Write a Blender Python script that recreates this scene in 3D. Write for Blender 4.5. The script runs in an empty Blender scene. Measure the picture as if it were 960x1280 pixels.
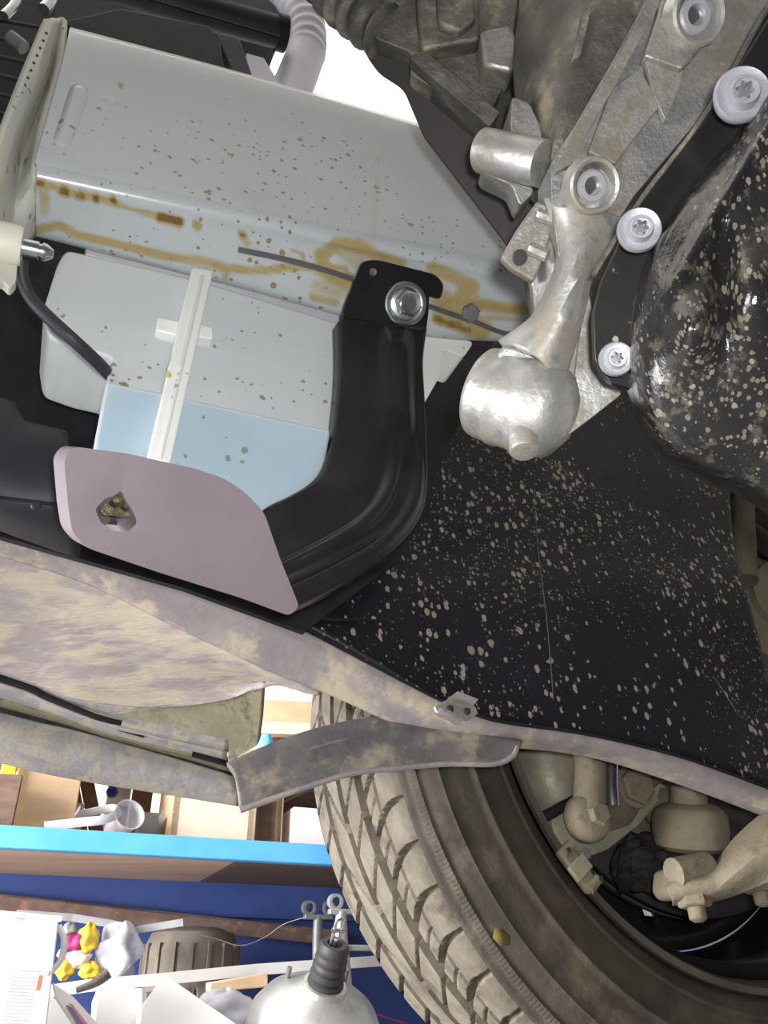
import bpy, bmesh, math, random
from mathutils import Vector, Matrix
random.seed(7)
V = Vector
# ------------------------------------------------------------------ camera
F = 1050.0
PITCH = math.radians(30)
CAM = V((0, 0, 1.30))
FW = V((0, math.cos(PITCH), math.sin(PITCH)))
UPV = V((0, -math.sin(PITCH), math.cos(PITCH)))
RT = V((1, 0, 0))
scene = bpy.context.scene
C = scene.collection
cd = bpy.data.cameras.new('camera'); cam = bpy.data.objects.new('camera', cd); C.objects.link(cam)
cam.location = CAM; cam.rotation_euler = (math.pi/2 + PITCH, 0, 0)
cd.sensor_fit = 'VERTICAL'; cd.sensor_height = 36; cd.lens = F/1280*36
cd.clip_start = 0.01; cd.clip_end = 60
scene.camera = cam
# car frame: LAT points outward to the wheel side, REAR points along the car to the right
LAT = V((-0.372, 0.928, 0)).normalized()
REAR = V((LAT.y, -LAT.x, 0))
UP = V((0, 0, 1))
# ------------------------------------------------------------------ light
world = bpy.data.worlds.new('world'); scene.world = world; world.use_nodes = True
bg = world.node_tree.nodes['Background']; bg.inputs[0].default_value = (0.93, 0.95, 1.0, 1); bg.inputs[1].default_value = 0.06
def area(name, loc, aim, sx, sy, power, col):
    l = bpy.data.lights.new(name, 'AREA'); l.shape = 'RECTANGLE'; l.size = sx; l.size_y = sy; l.energy = power; l.color = col
    o = bpy.data.objects.new(name, l); C.objects.link(o); o.location = loc
    o.rotation_euler = (V(aim)-V(loc)).to_track_quat('-Z', 'Y').to_euler(); return o
# open garage door, in front of the car (to the left)
area('garage_door_daylight', CAM - REAR*2.3 + LAT*0.75 + UP*0.35, CAM + LAT*1.55 + REAR*-0.2 + UP*0.05, 1.9, 1.9, 330, (1, 0.98, 0.97))
# the phone's own flash beside its lens
fl = bpy.data.lights.new('phone_flash', 'POINT'); fl.energy = 8.0; fl.shadow_soft_size = 0.012; fl.color = (1.0, 0.985, 0.97)
flo = bpy.data.objects.new('phone_flash', fl); C.objects.link(flo); flo.location = CAM + RT*0.018 + UPV*0.02 - FW*0.02
vs = scene.view_settings; vs.view_transform = 'Standard'; vs.look = 'None'; vs.gamma = 1; vs.use_curve_mapping = False; vs.exposure = 0.0
# ------------------------------------------------------------------ helpers
def ray(px, py): return RT*((px-480)/F) + UPV*(-(py-640)/F) + FW
def W(px, py, d): return CAM + ray(px, py)*d
def CL(px, py, l):
    r = ray(px, py); return CAM + r*(l/r.dot(LAT))
def CZ(px, py, z):
    r = ray(px, py); return CAM + r*(z/r.z)
def PX(p):
    v = p - CAM; d = v.dot(FW); return 480 + F*v.dot(RT)/d, 640 - F*v.dot(UPV)/d, d
def cr(pts, n):
    "catmull-rom resample of tuples / vectors to n points"
    P = [tuple(p) for p in pts]; m = len(P); out = []
    L = [0]
    for i in range(1, m): L.append(L[-1] + max(1e-9, math.dist(P[i], P[i-1])))
    for k in range(n):
        s = L[-1]*k/(n-1); i = 0
        while i < m-2 and L[i+1] < s: i += 1
        t = (s-L[i])/(L[i+1]-L[i])
        p0, p1, p2, p3 = P[max(i-1, 0)], P[i], P[i+1], P[min(i+2, m-1)]
        o = []
        for a, b, c, d in zip(p0, p1, p2, p3):
            o.append(0.5*((2*b)+(-a+c)*t+(2*a-5*b+4*c-d)*t*t+(-a+3*b-3*c+d)*t**3))
        out.append(tuple(o))
    return out
def lin(pts, n):
    P = [V(p) for p in pts]; L = [0]
    for i in range(1, len(P)): L.append(L[-1]+max(1e-9, (P[i]-P[i-1]).length))
    out = []
    for k in range(n):
        s = L[-1]*k/(n-1); i = 0
        while i < len(P)-2 and L[i+1] < s: i += 1
        t = (s-L[i])/(L[i+1]-L[i]); out.append(P[i].lerp(P[i+1], t))
    return out
def rc(pts, r=8, n=4):
    "round polygon corners in pixel space (r a number or list)"
    out = []; m = len(pts)
    for i, p in enumerate(pts):
        rr = r[i] if isinstance(r, (list, tuple)) else r
        p = V(p); a = V(pts[i-1])-p; b = V(pts[(i+1) % m])-p
        q = min(rr, a.length*0.45, b.length*0.45)
        if q < 0.5: out.append(tuple(p)); continue
        s, e = p+a.normalized()*q, p+b.normalized()*q
        for k in range(n+1):
            t = k/n; out.append(tuple(s*(1-t)**2+p*2*t*(1-t)+e*t*t))
    return out
def tag(o, label, cat, group=None, kind=None):
    if label: o['label'] = label
    if cat: o['category'] = cat
    if group: o['group'] = group
    if kind: o['kind'] = kind
    return o
def thing(name, label, cat, loc, group=None):
    o = bpy.data.objects.new(name, None); C.objects.link(o); o.location = loc; o.empty_display_size = 0.02
    return tag(o, label, cat, group)
def wloc(o):
    v = V(o.location)
    while o.parent: o = o.parent; v += o.location
    return v
def build(name, verts, faces, mat, parent=None, smooth=True, bevel=0, bseg=2, solid=0, attr=None, sub=0, angle=40):
    c = sum((V(v) for v in verts), V())/len(verts)
    me = bpy.data.meshes.new(name); me.from_pydata([tuple(V(v)-c) for v in verts], [], faces); me.update()
    bm = bmesh.new(); bm.from_mesh(me); bmesh.ops.recalc_face_normals(bm, faces=bm.faces)
    bm.to_mesh(me); bm.free()
    if attr:
        for an, vals in attr.items():
            a = me.attributes.new(an, 'FLOAT', 'POINT')
            for i, x in enumerate(vals): a.data[i].value = x
    me.materials.append(mat)
    o = bpy.data.objects.new(name, me); C.objects.link(o)
    if parent is not None: o.parent = parent; o.location = c - wloc(parent)
    else: o.location = c
    if solid:
        m = o.modifiers.new('solid', 'SOLIDIFY'); m.thickness = solid; m.offset = 0
    if bevel:
        m = o.modifiers.new('bevel', 'BEVEL'); m.width = bevel; m.segments = bseg; m.limit_method = 'ANGLE'; m.angle_limit = math.radians(35)
    if sub:
        m = o.modifiers.new('sub', 'SUBSURF'); m.levels = sub; m.render_levels = sub
    if smooth:
        for p in me.polygons: p.use_smooth = True
        if not sub:
            try: me.set_sharp_from_angle(angle=math.radians(angle))
            except Exception: pass
    return o
def plate(name, pts, th, mat, parent=None, bevel=0.0, away=None, bseg=3, **k):
    "closed outline of 3D points pushed back by th"
    n = len(pts); pts = [V(p) for p in pts]
    nr = V()
    for i in range(n):
        a, b = pts[i], pts[(i+1) % n]; nr += (a-CAM).cross(b-CAM)*0 + V(((a.y-b.y)*(a.z+b.z), (a.z-b.z)*(a.x+b.x), (a.x-b.x)*(a.y+b.y)))
    nr.normalize()
    c = sum(pts, V())/n
    if nr.dot(c-CAM) < 0: nr = -nr
    if away is not None: nr = away
    vs_ = pts+[p+nr*th for p in pts]
    fs = [list(range(n)), list(range(2*n-1, n-1, -1))]+[[i, (i+1) % n, n+(i+1) % n, n+i] for i in range(n)]
    return build(name, vs_, fs, mat, parent, bevel=bevel, bseg=bseg, **k)
def P2(pts, l): return [CL(x, y, l) for x, y in pts]
def Pd(pts, d): return [W(x, y, d) for x, y in pts]
def loft(name, rows, nu, nv, mat, parent=None, solid=0.003, fn=None, attrfn=None, curve=True, **k):
    "rows: lists of 3D points; smooth in both directions"
    R = [cr(r, nu) if curve else [tuple(p) for p in lin(r, nu)] for r in rows]
    cols = [cr([R[j][i] for j in range(len(R))], nv) for i in range(nu)]
    vs_ = []; at = []
    for j in range(nv):
        for i in range(nu):
            p = V(cols[i][j])
            if fn: p = fn(p, i/(nu-1), j/(nv-1))
            vs_.append(p)
            if attrfn: at.append(attrfn(p, i/(nu-1), j/(nv-1)))
    fs = [[j*nu+i, j*nu+i+1, (j+1)*nu+i+1, (j+1)*nu+i] for j in range(nv-1) for i in range(nu-1)]
    return build(name, vs_, fs, mat, parent, solid=solid, attr={'stain': at} if attrfn else None, **k)
def frame_of(axis):
    a = V(axis).normalized(); u = a.orthogonal().normalized(); return a, u, a.cross(u)
def tube(name, path, rad, mat, parent=None, n=12, res=None, closed_ends=True, up=None, flat=1.0, curve=True, **k):
    pts = [V(p) for p in (cr(path, res) if (res and curve) else path)]
    m = len(pts); vs_ = []; fs = []
    t0 = (pts[1]-pts[0]).normalized(); u = V(up) if up is not None else t0.orthogonal()
    for i, p in enumerate(pts):
        t = (pts[min(i+1, m-1)]-pts[max(i-1, 0)]).normalized()
        u = (u - t*u.dot(t)).normalized(); w = t.cross(u)
        r = rad(i/(m-1)) if callable(rad) else rad
        for q in range(n):
            a = 2*math.pi*(q+0.5)/n
            vs_.append(p+u*(math.cos(a)*r)+w*(math.sin(a)*r*flat))
    for i in range(m-1):
        for q in range(n):
            fs.append([i*n+q, i*n+(q+1) % n, (i+1)*n+(q+1) % n, (i+1)*n+q])
    if closed_ends: fs += [list(range(n)), list(range(m*n-1, (m-1)*n-1, -1))]
    return build(name, vs_, fs, mat, parent, **k)
def lathe(name, prof, o, axis, mat, parent=None, n=32, close=True, star=None, **k):
    "prof: (radius, height) along axis from o"
    a, u, w = frame_of(axis); o = V(o); vs_ = []; fs = []
    for j, (r, h) in enumerate(prof):
        for q in range(n):
            an = 2*math.pi*q/n; rr = r
            if star and j in star: rr = r*(1+star[j]*math.cos(6*an))
            vs_.append(o+a*h+u*(math.cos(an)*rr)+w*(math.sin(an)*rr))
    for j in range(len(prof)-1):
        for q in range(n):
            fs.append([j*n+q, j*n+(q+1) % n, (j+1)*n+(q+1) % n, (j+1)*n+q])
    if close: fs += [list(range(n)), list(range(len(prof)*n-1, (len(prof)-1)*n-1, -1))]
    return build(name, vs_, fs, mat, parent, **k)
def obox(name, c, ax, ay, az, sx, sy, sz, mat, parent=None, bevel=0.0, **k):
    "box centred at c, full sizes along three axes"
    c = V(c); vs_ = [c+ax*(sx/2*i)+ay*(sy/2*j)+az*(sz/2*q) for i in (-1, 1) for j in (-1, 1) for q in (-1, 1)]
    fs = [[0, 1, 3, 2], [4, 6, 7, 5], [0, 4, 5, 1], [2, 3, 7, 6], [0, 2, 6, 4], [1, 5, 7, 3]]
    return build(name, vs_, fs, mat, parent, bevel=bevel, **k)
def cut(o, cutter):
    m = o.modifiers.new('hole', 'BOOLEAN'); m.operation = 'DIFFERENCE'; m.object = cutter; m.solver = 'EXACT'
    while o.modifiers.find('hole') > 0: o.modifiers.move(o.modifiers.find('hole'), o.modifiers.find('hole')-1)
    bpy.context.view_layer.update()
    mods = [x for x in o.modifiers if x.name != 'hole']
    for x in mods: x.show_viewport = False
    dg = bpy.context.evaluated_depsgraph_get()
    me = bpy.data.meshes.new_from_object(o.evaluated_get(dg))
    o.modifiers.remove(m); o.data = me
    for x in mods: x.show_viewport = True
    bpy.data.objects.remove(cutter, do_unlink=True)
# ------------------------------------------------------------------ materials
def mat(name, c1, c2=None, sc=20, rough=0.5, metal=0.0, bump=0.0, bsc=None, dirt=None, dsc=8, damt=0.5, dsoft=0.08, spots=None, stain=None, rlow=None,
        stretch=None, coat=0, lo=0.35, hi=0.65, trans=0.0, alpha=None, spec=0.5, sss=0):
    m = bpy.data.materials.new(name); m.use_nodes = True; nt = m.node_tree; N = nt.nodes; K = nt.links
    b = N['Principled BSDF']
    def rgb(c): return (*c, 1)
    tc = N.new('ShaderNodeTexCoord'); vec = tc.outputs['Object']
    if stretch:
        mp = N.new('ShaderNodeMapping'); mp.inputs['Scale'].default_value = stretch; K.new(vec, mp.inputs[0]); vec = mp.outputs[0]
    def noise(s, det=6, rgh=0.6):
        n = N.new('ShaderNodeTexNoise'); n.inputs['Scale'].default_value = s; n.inputs['Detail'].default_value = det; n.inputs['Roughness'].default_value = rgh
        K.new(vec, n.inputs['Vector']); return n.outputs['Fac']
    def ramp(fac, a, z):
        r = N.new('ShaderNodeMapRange'); r.interpolation_type = 'SMOOTHSTEP'; r.inputs[1].default_value = a; r.inputs[2].default_value = z; K.new(fac, r.inputs[0]); return r.outputs[0]
    def mix(f, a, c):
        x = N.new('ShaderNodeMix'); x.data_type = 'RGBA'
        K.new(f, x.inputs[0]) if not isinstance(f, float) else None
        for s, i in ((a, 6), (c, 7)):
            if isinstance(s, tuple): x.inputs[i].default_value = rgb(s)
            else: K.new(s, x.inputs[i])
        return x.outputs[2]
    def mul(a, c):
        x = N.new('ShaderNodeMath'); x.operation = 'MULTIPLY'; K.new(a, x.inputs[0])
        if isinstance(c, float): x.inputs[1].default_value = c
        else: K.new(c, x.inputs[1])
        return x.outputs[0]
    col = None
    if c2: col = mix(ramp(noise(sc), lo, hi), c1, c2)
    masks = []
    if dirt:
        dm = ramp(noise(dsc, 9, 0.68), damt-dsoft, damt+dsoft); col = mix(dm, col or c1, dirt); masks.append(dm)
    for sp in (spots or []):   # (colour, scale, max radius, density low, density high[, density scale])
        vo = N.new('ShaderNodeTexVoronoi'); vo.inputs['Scale'].default_value = sp[1]
        vv = vec
        if len(sp) > 6:
            mp2 = N.new('ShaderNodeMapping'); mp2.inputs['Scale'].default_value = sp[6]; K.new(vec, mp2.inputs[0]); vv = mp2.outputs[0]
        nz = N.new('ShaderNodeTexNoise'); nz.inputs['Scale'].default_value = sp[1]*2.5; K.new(vv, nz.inputs['Vector'])
        va = N.new('ShaderNodeVectorMath'); va.operation = 'SCALE'; va.inputs[3].default_value = 0.35/sp[1]; K.new(nz.outputs['Color'], va.inputs[0])
        vb = N.new('ShaderNodeVectorMath'); vb.operation = 'ADD'; K.new(vv, vb.inputs[0]); K.new(va.outputs[0], vb.inputs[1])
        K.new(vb.outputs[0], vo.inputs['Vector'])
        sep = N.new('ShaderNodeSeparateColor'); K.new(vo.outputs['Color'], sep.inputs[0])
        p = N.new('ShaderNodeMath'); p.operation = 'POWER'; p.inputs[1].default_value = 2.5; K.new(sep.outputs[0], p.inputs[0])
        thr = mul(p.outputs[0], float(sp[2]))
        if sp[3] is not None: thr = mul(thr, ramp(noise(sp[5] if len(sp) > 5 else 6, 3), sp[3], sp[4]))
        sb = N.new('ShaderNodeMath'); sb.operation = 'SUBTRACT'; K.new(thr, sb.inputs[0]); K.new(vo.outputs['Distance'], sb.inputs[1])
        mk = ramp(sb.outputs[0], -0.02, 0.05); col = mix(mk, col or c1, sp[0]); masks.append(mk)
    if stain:
        at = N.new('ShaderNodeAttribute'); at.attribute_name = 'stain'
        nn = noise(120, 5); sb = N.new('ShaderNodeMath'); sb.operation = 'MULTIPLY_ADD'; K.new(nn, sb.inputs[0]); sb.inputs[1].default_value = 0.5; 
        K.new(at.outputs['Fac'], sb.inputs[2]); col = mix(mul(ramp(sb.outputs[0], 0.35, 1.05), 0.88), col or c1, stain[0]); col = mix(mul(ramp(sb.outputs[0], 1.0, 1.5), 0.9), col, stain[1])
    if col is not None: K.new(col, b.inputs['Base Color'])
    else: b.inputs['Base Color'].default_value = rgb(c1)
    b.inputs['Roughness'].default_value = rough; b.inputs['Metallic'].default_value = metal
    b.inputs['Specular IOR Level'].default_value = spec
    if rlow is not None:
        r = N.new('ShaderNodeMapRange'); r.inputs[3].default_value = rlow; r.inputs[4].default_value = rough; K.new(masks[0] if masks else noise(sc*2), r.inputs[0]); K.new(r.outputs[0], b.inputs['Roughness'])
    if masks and metal:
        r = N.new('ShaderNodeMapRange'); r.inputs[3].default_value = metal; r.inputs[4].default_value = 0.0; K.new(masks[0], r.inputs[0]); K.new(r.outputs[0], b.inputs['Metallic'])
    if bump:
        bp = N.new('ShaderNodeBump'); bp.inputs['Strength'].default_value = bump; bp.inputs['Distance'].default_value = 0.002
        K.new(noise(bsc or sc*4), bp.inputs['Height']); K.new(bp.outputs[0], b.inputs['Normal'])
    b.inputs['Coat Weight'].default_value = coat
    if sss: b.inputs['Subsurface Weight'].default_value = sss; b.inputs['Subsurface Radius'].default_value = (0.01, 0.01, 0.01)
    if trans: b.inputs['Transmission Weight'].default_value = trans
    if alpha is not None:
        b.inputs['Alpha'].default_value = alpha
    return m
OIL = ((0.33, 0.255, 0.085), (0.13, 0.065, 0.012))
M = {}
M['rail'] = mat('silver_grey_paint', (0.39, 0.425, 0.445), (0.43, 0.465, 0.485), 6, 0.26, 0.0, 0.05, 300, stain=OIL, coat=0.1,
                spots=[((0.26, 0.20, 0.10), 150, 0.40, 0.36, 0.62, 9), ((0.24, 0.19, 0.11), 260, 0.42, 0.38, 0.6, 7)])
M['flange'] = mat('dirty_rail_flange', (0.50, 0.49, 0.40), (0.44, 0.45, 0.42), 14, 0.5, spots=[((0.22, 0.17, 0.08), 130, 0.42, 0.35, 0.5)])
M['tank'] = mat('translucent_polyethylene', (0.76, 0.80, 0.82), (0.74, 0.78, 0.81), 12, 0.35, spots=[((0.36, 0.29, 0.12), 150, 0.36, 0.40, 0.6, 12), ((0.36, 0.29, 0.12), 260, 0.36, 0.4, 0.6, 12)], alpha=0.62)
M['tanklow'] = mat('fluid_filled_polyethylene', (0.62, 0.70, 0.74), (0.60, 0.69, 0.73), 12, 0.30, spots=[((0.34, 0.33, 0.14), 150, 0.36, 0.36, 0.6, 12)], alpha=0.56)
M['tankrib'] = mat('milky_polyethylene', (0.78, 0.79, 0.76), (0.74, 0.76, 0.75), 12, 0.35, spots=[((0.5, 0.42, 0.15), 85, 0.34, 0.40, 0.6)], sss=0.3)
M['fluid'] = mat('blue_washer_fluid', (0.06, 0.36, 0.56), (0.04, 0.30, 0.52), 9, 0.15)
M['blackp'] = mat('black_plastic', (0.012, 0.012, 0.015), (0.02, 0.02, 0.024), 30, 0.45, bump=0.1, bsc=400, spec=0.15)
M['blackdusty'] = mat('dusty_black_plastic', (0.02, 0.02, 0.026), (0.035, 0.034, 0.042), 10, 0.5, spec=0.25, spots=[((0.3, 0.28, 0.25), 160, 0.22, 0.4, 0.7)])  # also gives the bracket's painted bend highlight its lighter tone
M['bracket'] = mat('black_painted_steel', (0.010, 0.010, 0.011), (0.015, 0.014, 0.016), 20, 0.27, bump=0.03, bsc=200, spec=0.45)
M['foot'] = mat('mauve_grey', (0.22, 0.18, 0.205), (0.19, 0.155, 0.18), 16, 0.55, bump=0.05, bsc=500)  # mauve grey in two close tones
M['zinc'] = mat('zinc_plated_steel', (0.62, 0.65, 0.68), (0.5, 0.53, 0.56), 60, 0.25, 0.95, bump=0.05)
M['boltgrey'] = mat('grey_coated_bolt', (0.33, 0.34, 0.37), (0.27, 0.28, 0.31), 60, 0.4, 0.35, bump=0.1, bsc=700)
M['shield'] = mat('mud_splashed_black_liner', (0.008, 0.008, 0.012), (0.013, 0.013, 0.02), 8, 0.42, bump=0.06, bsc=300, spec=0.22, spots=[
    ((0.26, 0.22, 0.17), 140, 0.42, 0.30, 0.62, 8, (1, 1, 0.7)), ((0.30, 0.26, 0.20), 230, 0.55, 0.28, 0.55, 7, (1, 1, 0.65)), ((0.15, 0.135, 0.11), 380, 0.6, 0.30, 0.6, 5)])
M['strip'] = mat('dusty_mauve_plastic', (0.21, 0.185, 0.195), (0.28, 0.245, 0.24), 30, 0.55, bump=0.3, bsc=160, dirt=(0.40, 0.34, 0.26), dsc=34, damt=0.55, dsoft=0.07)
M['mud'] = mat('mud_caked_bumper', (0.29, 0.25, 0.255), (0.38, 0.335, 0.30), 60, 0.75, bump=0.8, bsc=110, dirt=(0.42, 0.365, 0.29), dsc=60, damt=0.50, dsoft=0.07, stretch=(.4, 1, 1.6))
M['mudlow'] = mat('mud_dusted_lip', (0.26, 0.25, 0.26), (0.33, 0.315, 0.32), 30, 0.7, bump=0.4, bsc=150, dirt=(0.38, 0.345, 0.285), dsc=70, damt=0.52, dsoft=0.04)
M['olive'] = mat('olive_mud', (0.16, 0.145, 0.095), (0.22, 0.20, 0.13), 40, 0.85, bump=0.4, bsc=160, dirt=(0.10, 0.09, 0.07), dsc=70, damt=0.6)
M['flap'] = mat('dusty_dark_rubber', (0.075, 0.07, 0.078), (0.13, 0.118, 0.118), 40, 0.6, bump=0.25, bsc=170, dirt=(0.32, 0.27, 0.20), dsc=30, damt=0.57, dsoft=0.10)
M['alu'] = mat('cast_aluminium', (0.25, 0.25, 0.25), (0.38, 0.38, 0.375), 30, 0.42, 0.75, bump=0.3, bsc=400, dirt=(0.15, 0.135, 0.11), dsc=36, damt=0.55, dsoft=0.08)
M['alubright'] = mat('bright_cast_aluminium', (0.48, 0.48, 0.475), (0.32, 0.32, 0.315), 50, 0.42, 0.7, bump=0.22, bsc=260, dirt=(0.22, 0.20, 0.16), dsc=55, damt=0.56, dsoft=0.08)
M['aludark'] = mat('oily_dark_casting', (0.075, 0.072, 0.066), (0.15, 0.142, 0.125), 34, 0.55, 0.55, bump=0.5, bsc=260, dirt=(0.24, 0.21, 0.15), dsc=40, damt=0.62)
M['pan'] = mat('muddy_black_oil_pan', (0.008, 0.008, 0.009), (0.014, 0.013, 0.014), 20, 0.24, bump=0.3, bsc=120, coat=0.0, dirt=(0.05, 0.045, 0.034), dsc=110, damt=0.58, dsoft=0.05,
               spots=[((0.15, 0.137, 0.108), 230, 0.50, 0.40, 0.62, 16), ((0.10, 0.092, 0.07), 380, 0.65, 0.36, 0.6, 9)], stretch=(1.5, 1.5, .8), rlow=0.12)
M['panfl'] = mat('black_pan_flange', (0.009, 0.009, 0.01), (0.018, 0.017, 0.016), 20, 0.28, spots=[((0.3, 0.27, 0.2), 120, 0.35, 0.45, 0.7)])
M['plate'] = mat('dark_brown_grey_plate', (0.028, 0.025, 0.026), (0.036, 0.032, 0.032), 10, 0.6)
M['hose'] = mat('lavender_white_hose', (0.62, 0.60, 0.72), (0.68, 0.66, 0.76), 30, 0.4, sss=0.3)
M['rubber'] = mat('tyre_rubber', (0.115, 0.098, 0.074), (0.175, 0.152, 0.118), 40, 0.8, bump=0.5, bsc=160, dirt=(0.075, 0.062, 0.045), dsc=26, damt=0.60, dsoft=0.08)
M['side'] = mat('tyre_sidewall_rubber', (0.040, 0.032, 0.024), (0.062, 0.050, 0.037), 30, 0.75, bump=0.5, bsc=140, dirt=(0.10, 0.08, 0.055), dsc=24, damt=0.60, dsoft=0.09)
M['rim'] = mat('black_steel_rim', (0.012, 0.012, 0.014), (0.02, 0.018, 0.018), 20, 0.22, bump=0.1)
M['rimdust'] = mat('dusty_rim_barrel', (0.05, 0.042, 0.035), (0.09, 0.078, 0.06), 18, 0.6, bump=0.2)
M['dust'] = mat('road_dust_coating', (0.17, 0.142, 0.098), (0.225, 0.19, 0.135), 30, 0.85, bump=0.35, bsc=300, dirt=(0.12, 0.10, 0.07), dsc=40, damt=0.6)
M['dustdark'] = mat('dusty_dark_casting', (0.09, 0.078, 0.055), (0.15, 0.125, 0.09), 30, 0.8, bump=0.3, bsc=200)
M['knuckle'] = mat('grey_green_cast_steel', (0.27, 0.26, 0.20), (0.36, 0.345, 0.27), 50, 0.45, 0.15, bump=0.3, bsc=260, dirt=(0.33, 0.27, 0.18), dsc=40, damt=0.55)
M['soot_and_shade'] = mat('sooty_and_shade_black', (0.012, 0.012, 0.012), (0.04, 0.036, 0.032), 60, 0.9, bump=0.8, bsc=160)  # soot on the boots, and painted shade in the lip gap and slot
M['bluepaint'] = mat('bright_blue_paint', (0.10, 0.42, 0.82), (0.14, 0.48, 0.86), 8, 0.4, dirt=(0.30, 0.55, 0.75), dsc=12, damt=0.68)
M['navy'] = mat('navy_blue_panel', (0.035, 0.07, 0.26), (0.045, 0.085, 0.30), 6, 0.6)
M['ply'] = mat('brown_plywood', (0.46, 0.34, 0.26), (0.54, 0.41, 0.32), 5, 0.8, stretch=(1, 6, 6), bump=0.1)
M['plydark'] = mat('dark_stained_plywood', (0.11, 0.075, 0.07), (0.14, 0.095, 0.085), 5, 0.8, stretch=(1, 6, 6))
M['wood'] = mat('pale_pine', (0.74, 0.55, 0.36), (0.66, 0.46, 0.28), 5, 0.65, stretch=(1.5, 9, 9), bump=0.1)
M['wooddark'] = mat('dark_old_wood', (0.16, 0.10, 0.075), (0.22, 0.14, 0.10), 8, 0.8, stretch=(1.5, 9, 9))
M['woodlight'] = mat('cream_wood', (0.82, 0.73, 0.58), (0.86, 0.78, 0.64), 6, 0.6, stretch=(1.5, 9, 9))
M['rust'] = mat('rusty_angle_iron', (0.16, 0.10, 0.085), (0.22, 0.16, 0.15), 20, 0.85, bump=0.3, dirt=(0.40, 0.22, 0.13), dsc=26, damt=0.6)
M['white'] = mat('white_card', (0.86, 0.86, 0.88), (0.90, 0.90, 0.91), 8, 0.6)
M['whitepl'] = mat('white_plastic', (0.80, 0.81, 0.84), (0.84, 0.85, 0.87), 8, 0.4)
M['clearpl'] = mat('clear_grey_plastic', (0.72, 0.69, 0.74), None, rough=0.25, alpha=0.62)
M['greybelt'] = mat('grey_plastic_band', (0.48, 0.47, 0.50), (0.55, 0.54, 0.57), 12, 0.5)
M['bag'] = mat('clear_crumpled_bag', (0.75, 0.76, 0.82), (0.55, 0.55, 0.63), 30, 0.18, bump=0.9, bsc=60, alpha=0.6)
M['yellow'] = mat('yellow_plastic', (0.80, 0.56, 0.03), (0.85, 0.64, 0.07), 15, 0.45)
M['magenta'] = mat('magenta_plastic', (0.33, 0.03, 0.15), (0.40, 0.05, 0.20), 15, 0.45)
M['cream'] = mat('cream_ball', (0.78, 0.72, 0.66), (0.70, 0.62, 0.58), 15, 0.5)
M['tooth'] = mat('grimy_brown_grey_metal', (0.17, 0.145, 0.12), (0.24, 0.21, 0.18), 18, 0.7, 0.2, bump=0.3)
M['booster'] = mat('worn_zinc_booster', (0.66, 0.67, 0.66), (0.48, 0.49, 0.49), 12, 0.42, 0.75, bump=0.15, bsc=60, dirt=(0.25, 0.25, 0.25), dsc=13, damt=0.62, dsoft=0.08)
M['bellows'] = mat('black_rubber_bellows', (0.03, 0.03, 0.032), (0.045, 0.044, 0.045), 20, 0.55)
M['steel'] = mat('grey_cast_steel', (0.36, 0.36, 0.38), (0.45, 0.45, 0.47), 30, 0.45, 0.4, bump=0.2)
M['steeld'] = mat('dark_grey_cast_steel', (0.15, 0.15, 0.16), (0.2, 0.2, 0.21), 30, 0.5, 0.4, bump=0.2)
M['wall'] = mat('whitewashed_wall', (0.80, 0.78, 0.74), (0.84, 0.82, 0.79), 4, 0.8, bump=0.1)
M['ceil'] = mat('white_ceiling', (0.86, 0.84, 0.80), (0.80, 0.78, 0.72), 12, 0.8, bump=0.2, dirt=(0.70, 0.66, 0.58), dsc=14, damt=0.66)
M['floor'] = mat('concrete_floor', (0.13, 0.125, 0.12), (0.17, 0.165, 0.16), 3, 0.85, bump=0.2)
M['print'] = mat('grey_print', (0.50, 0.48, 0.52), rough=0.6)
M['orange'] = mat('orange_red_print', (0.75, 0.20, 0.10), rough=0.6)
M['purplep'] = mat('purple_print', (0.22, 0.17, 0.28), rough=0.6)
M['pinkp'] = mat('pink_print', (0.62, 0.25, 0.50), rough=0.6)
M['blueprint'] = mat('blue_print', (0.07, 0.11, 0.55), rough=0.6)
M['gold'] = mat('grimy_brass_clip', (0.30, 0.25, 0.11), (0.06, 0.05, 0.03), 90, 0.4, 0.5, bump=0.5)
M['sensorw'] = mat('spotted_cream_plastic', (0.66, 0.65, 0.54), (0.6, 0.6, 0.5), 30, 0.5, spots=[((0.15, 0.12, 0.06), 110, 0.4, 0.35, 0.6)])
M['yellowmark'] = mat('yellow_chalk_mark', (0.13, 0.10, 0.02), rough=0.8)
# ------------------------------------------------------------------ the garage
def struct(o): o['kind'] = 'structure'; return o
def slab(name, c, sx, sy, sz, m): return struct(obox(name, c, REAR, LAT, UP, sx, sy, sz, m))
slab('floor', CAM+UP*-1.35, 9, 9, 0.1, M['floor'])
slab('ceiling', CAM+UP*2.35+LAT*1, 9, 9, 0.1, M['ceil'])
slab('wall_back', CAM+LAT*2.25+UP*0.5, 9, 0.1, 3.6, M['wall'])
slab('wall_right', CAM+REAR*4.5+UP*0.5, 0.1, 9, 3.6, M['wall'])
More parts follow.
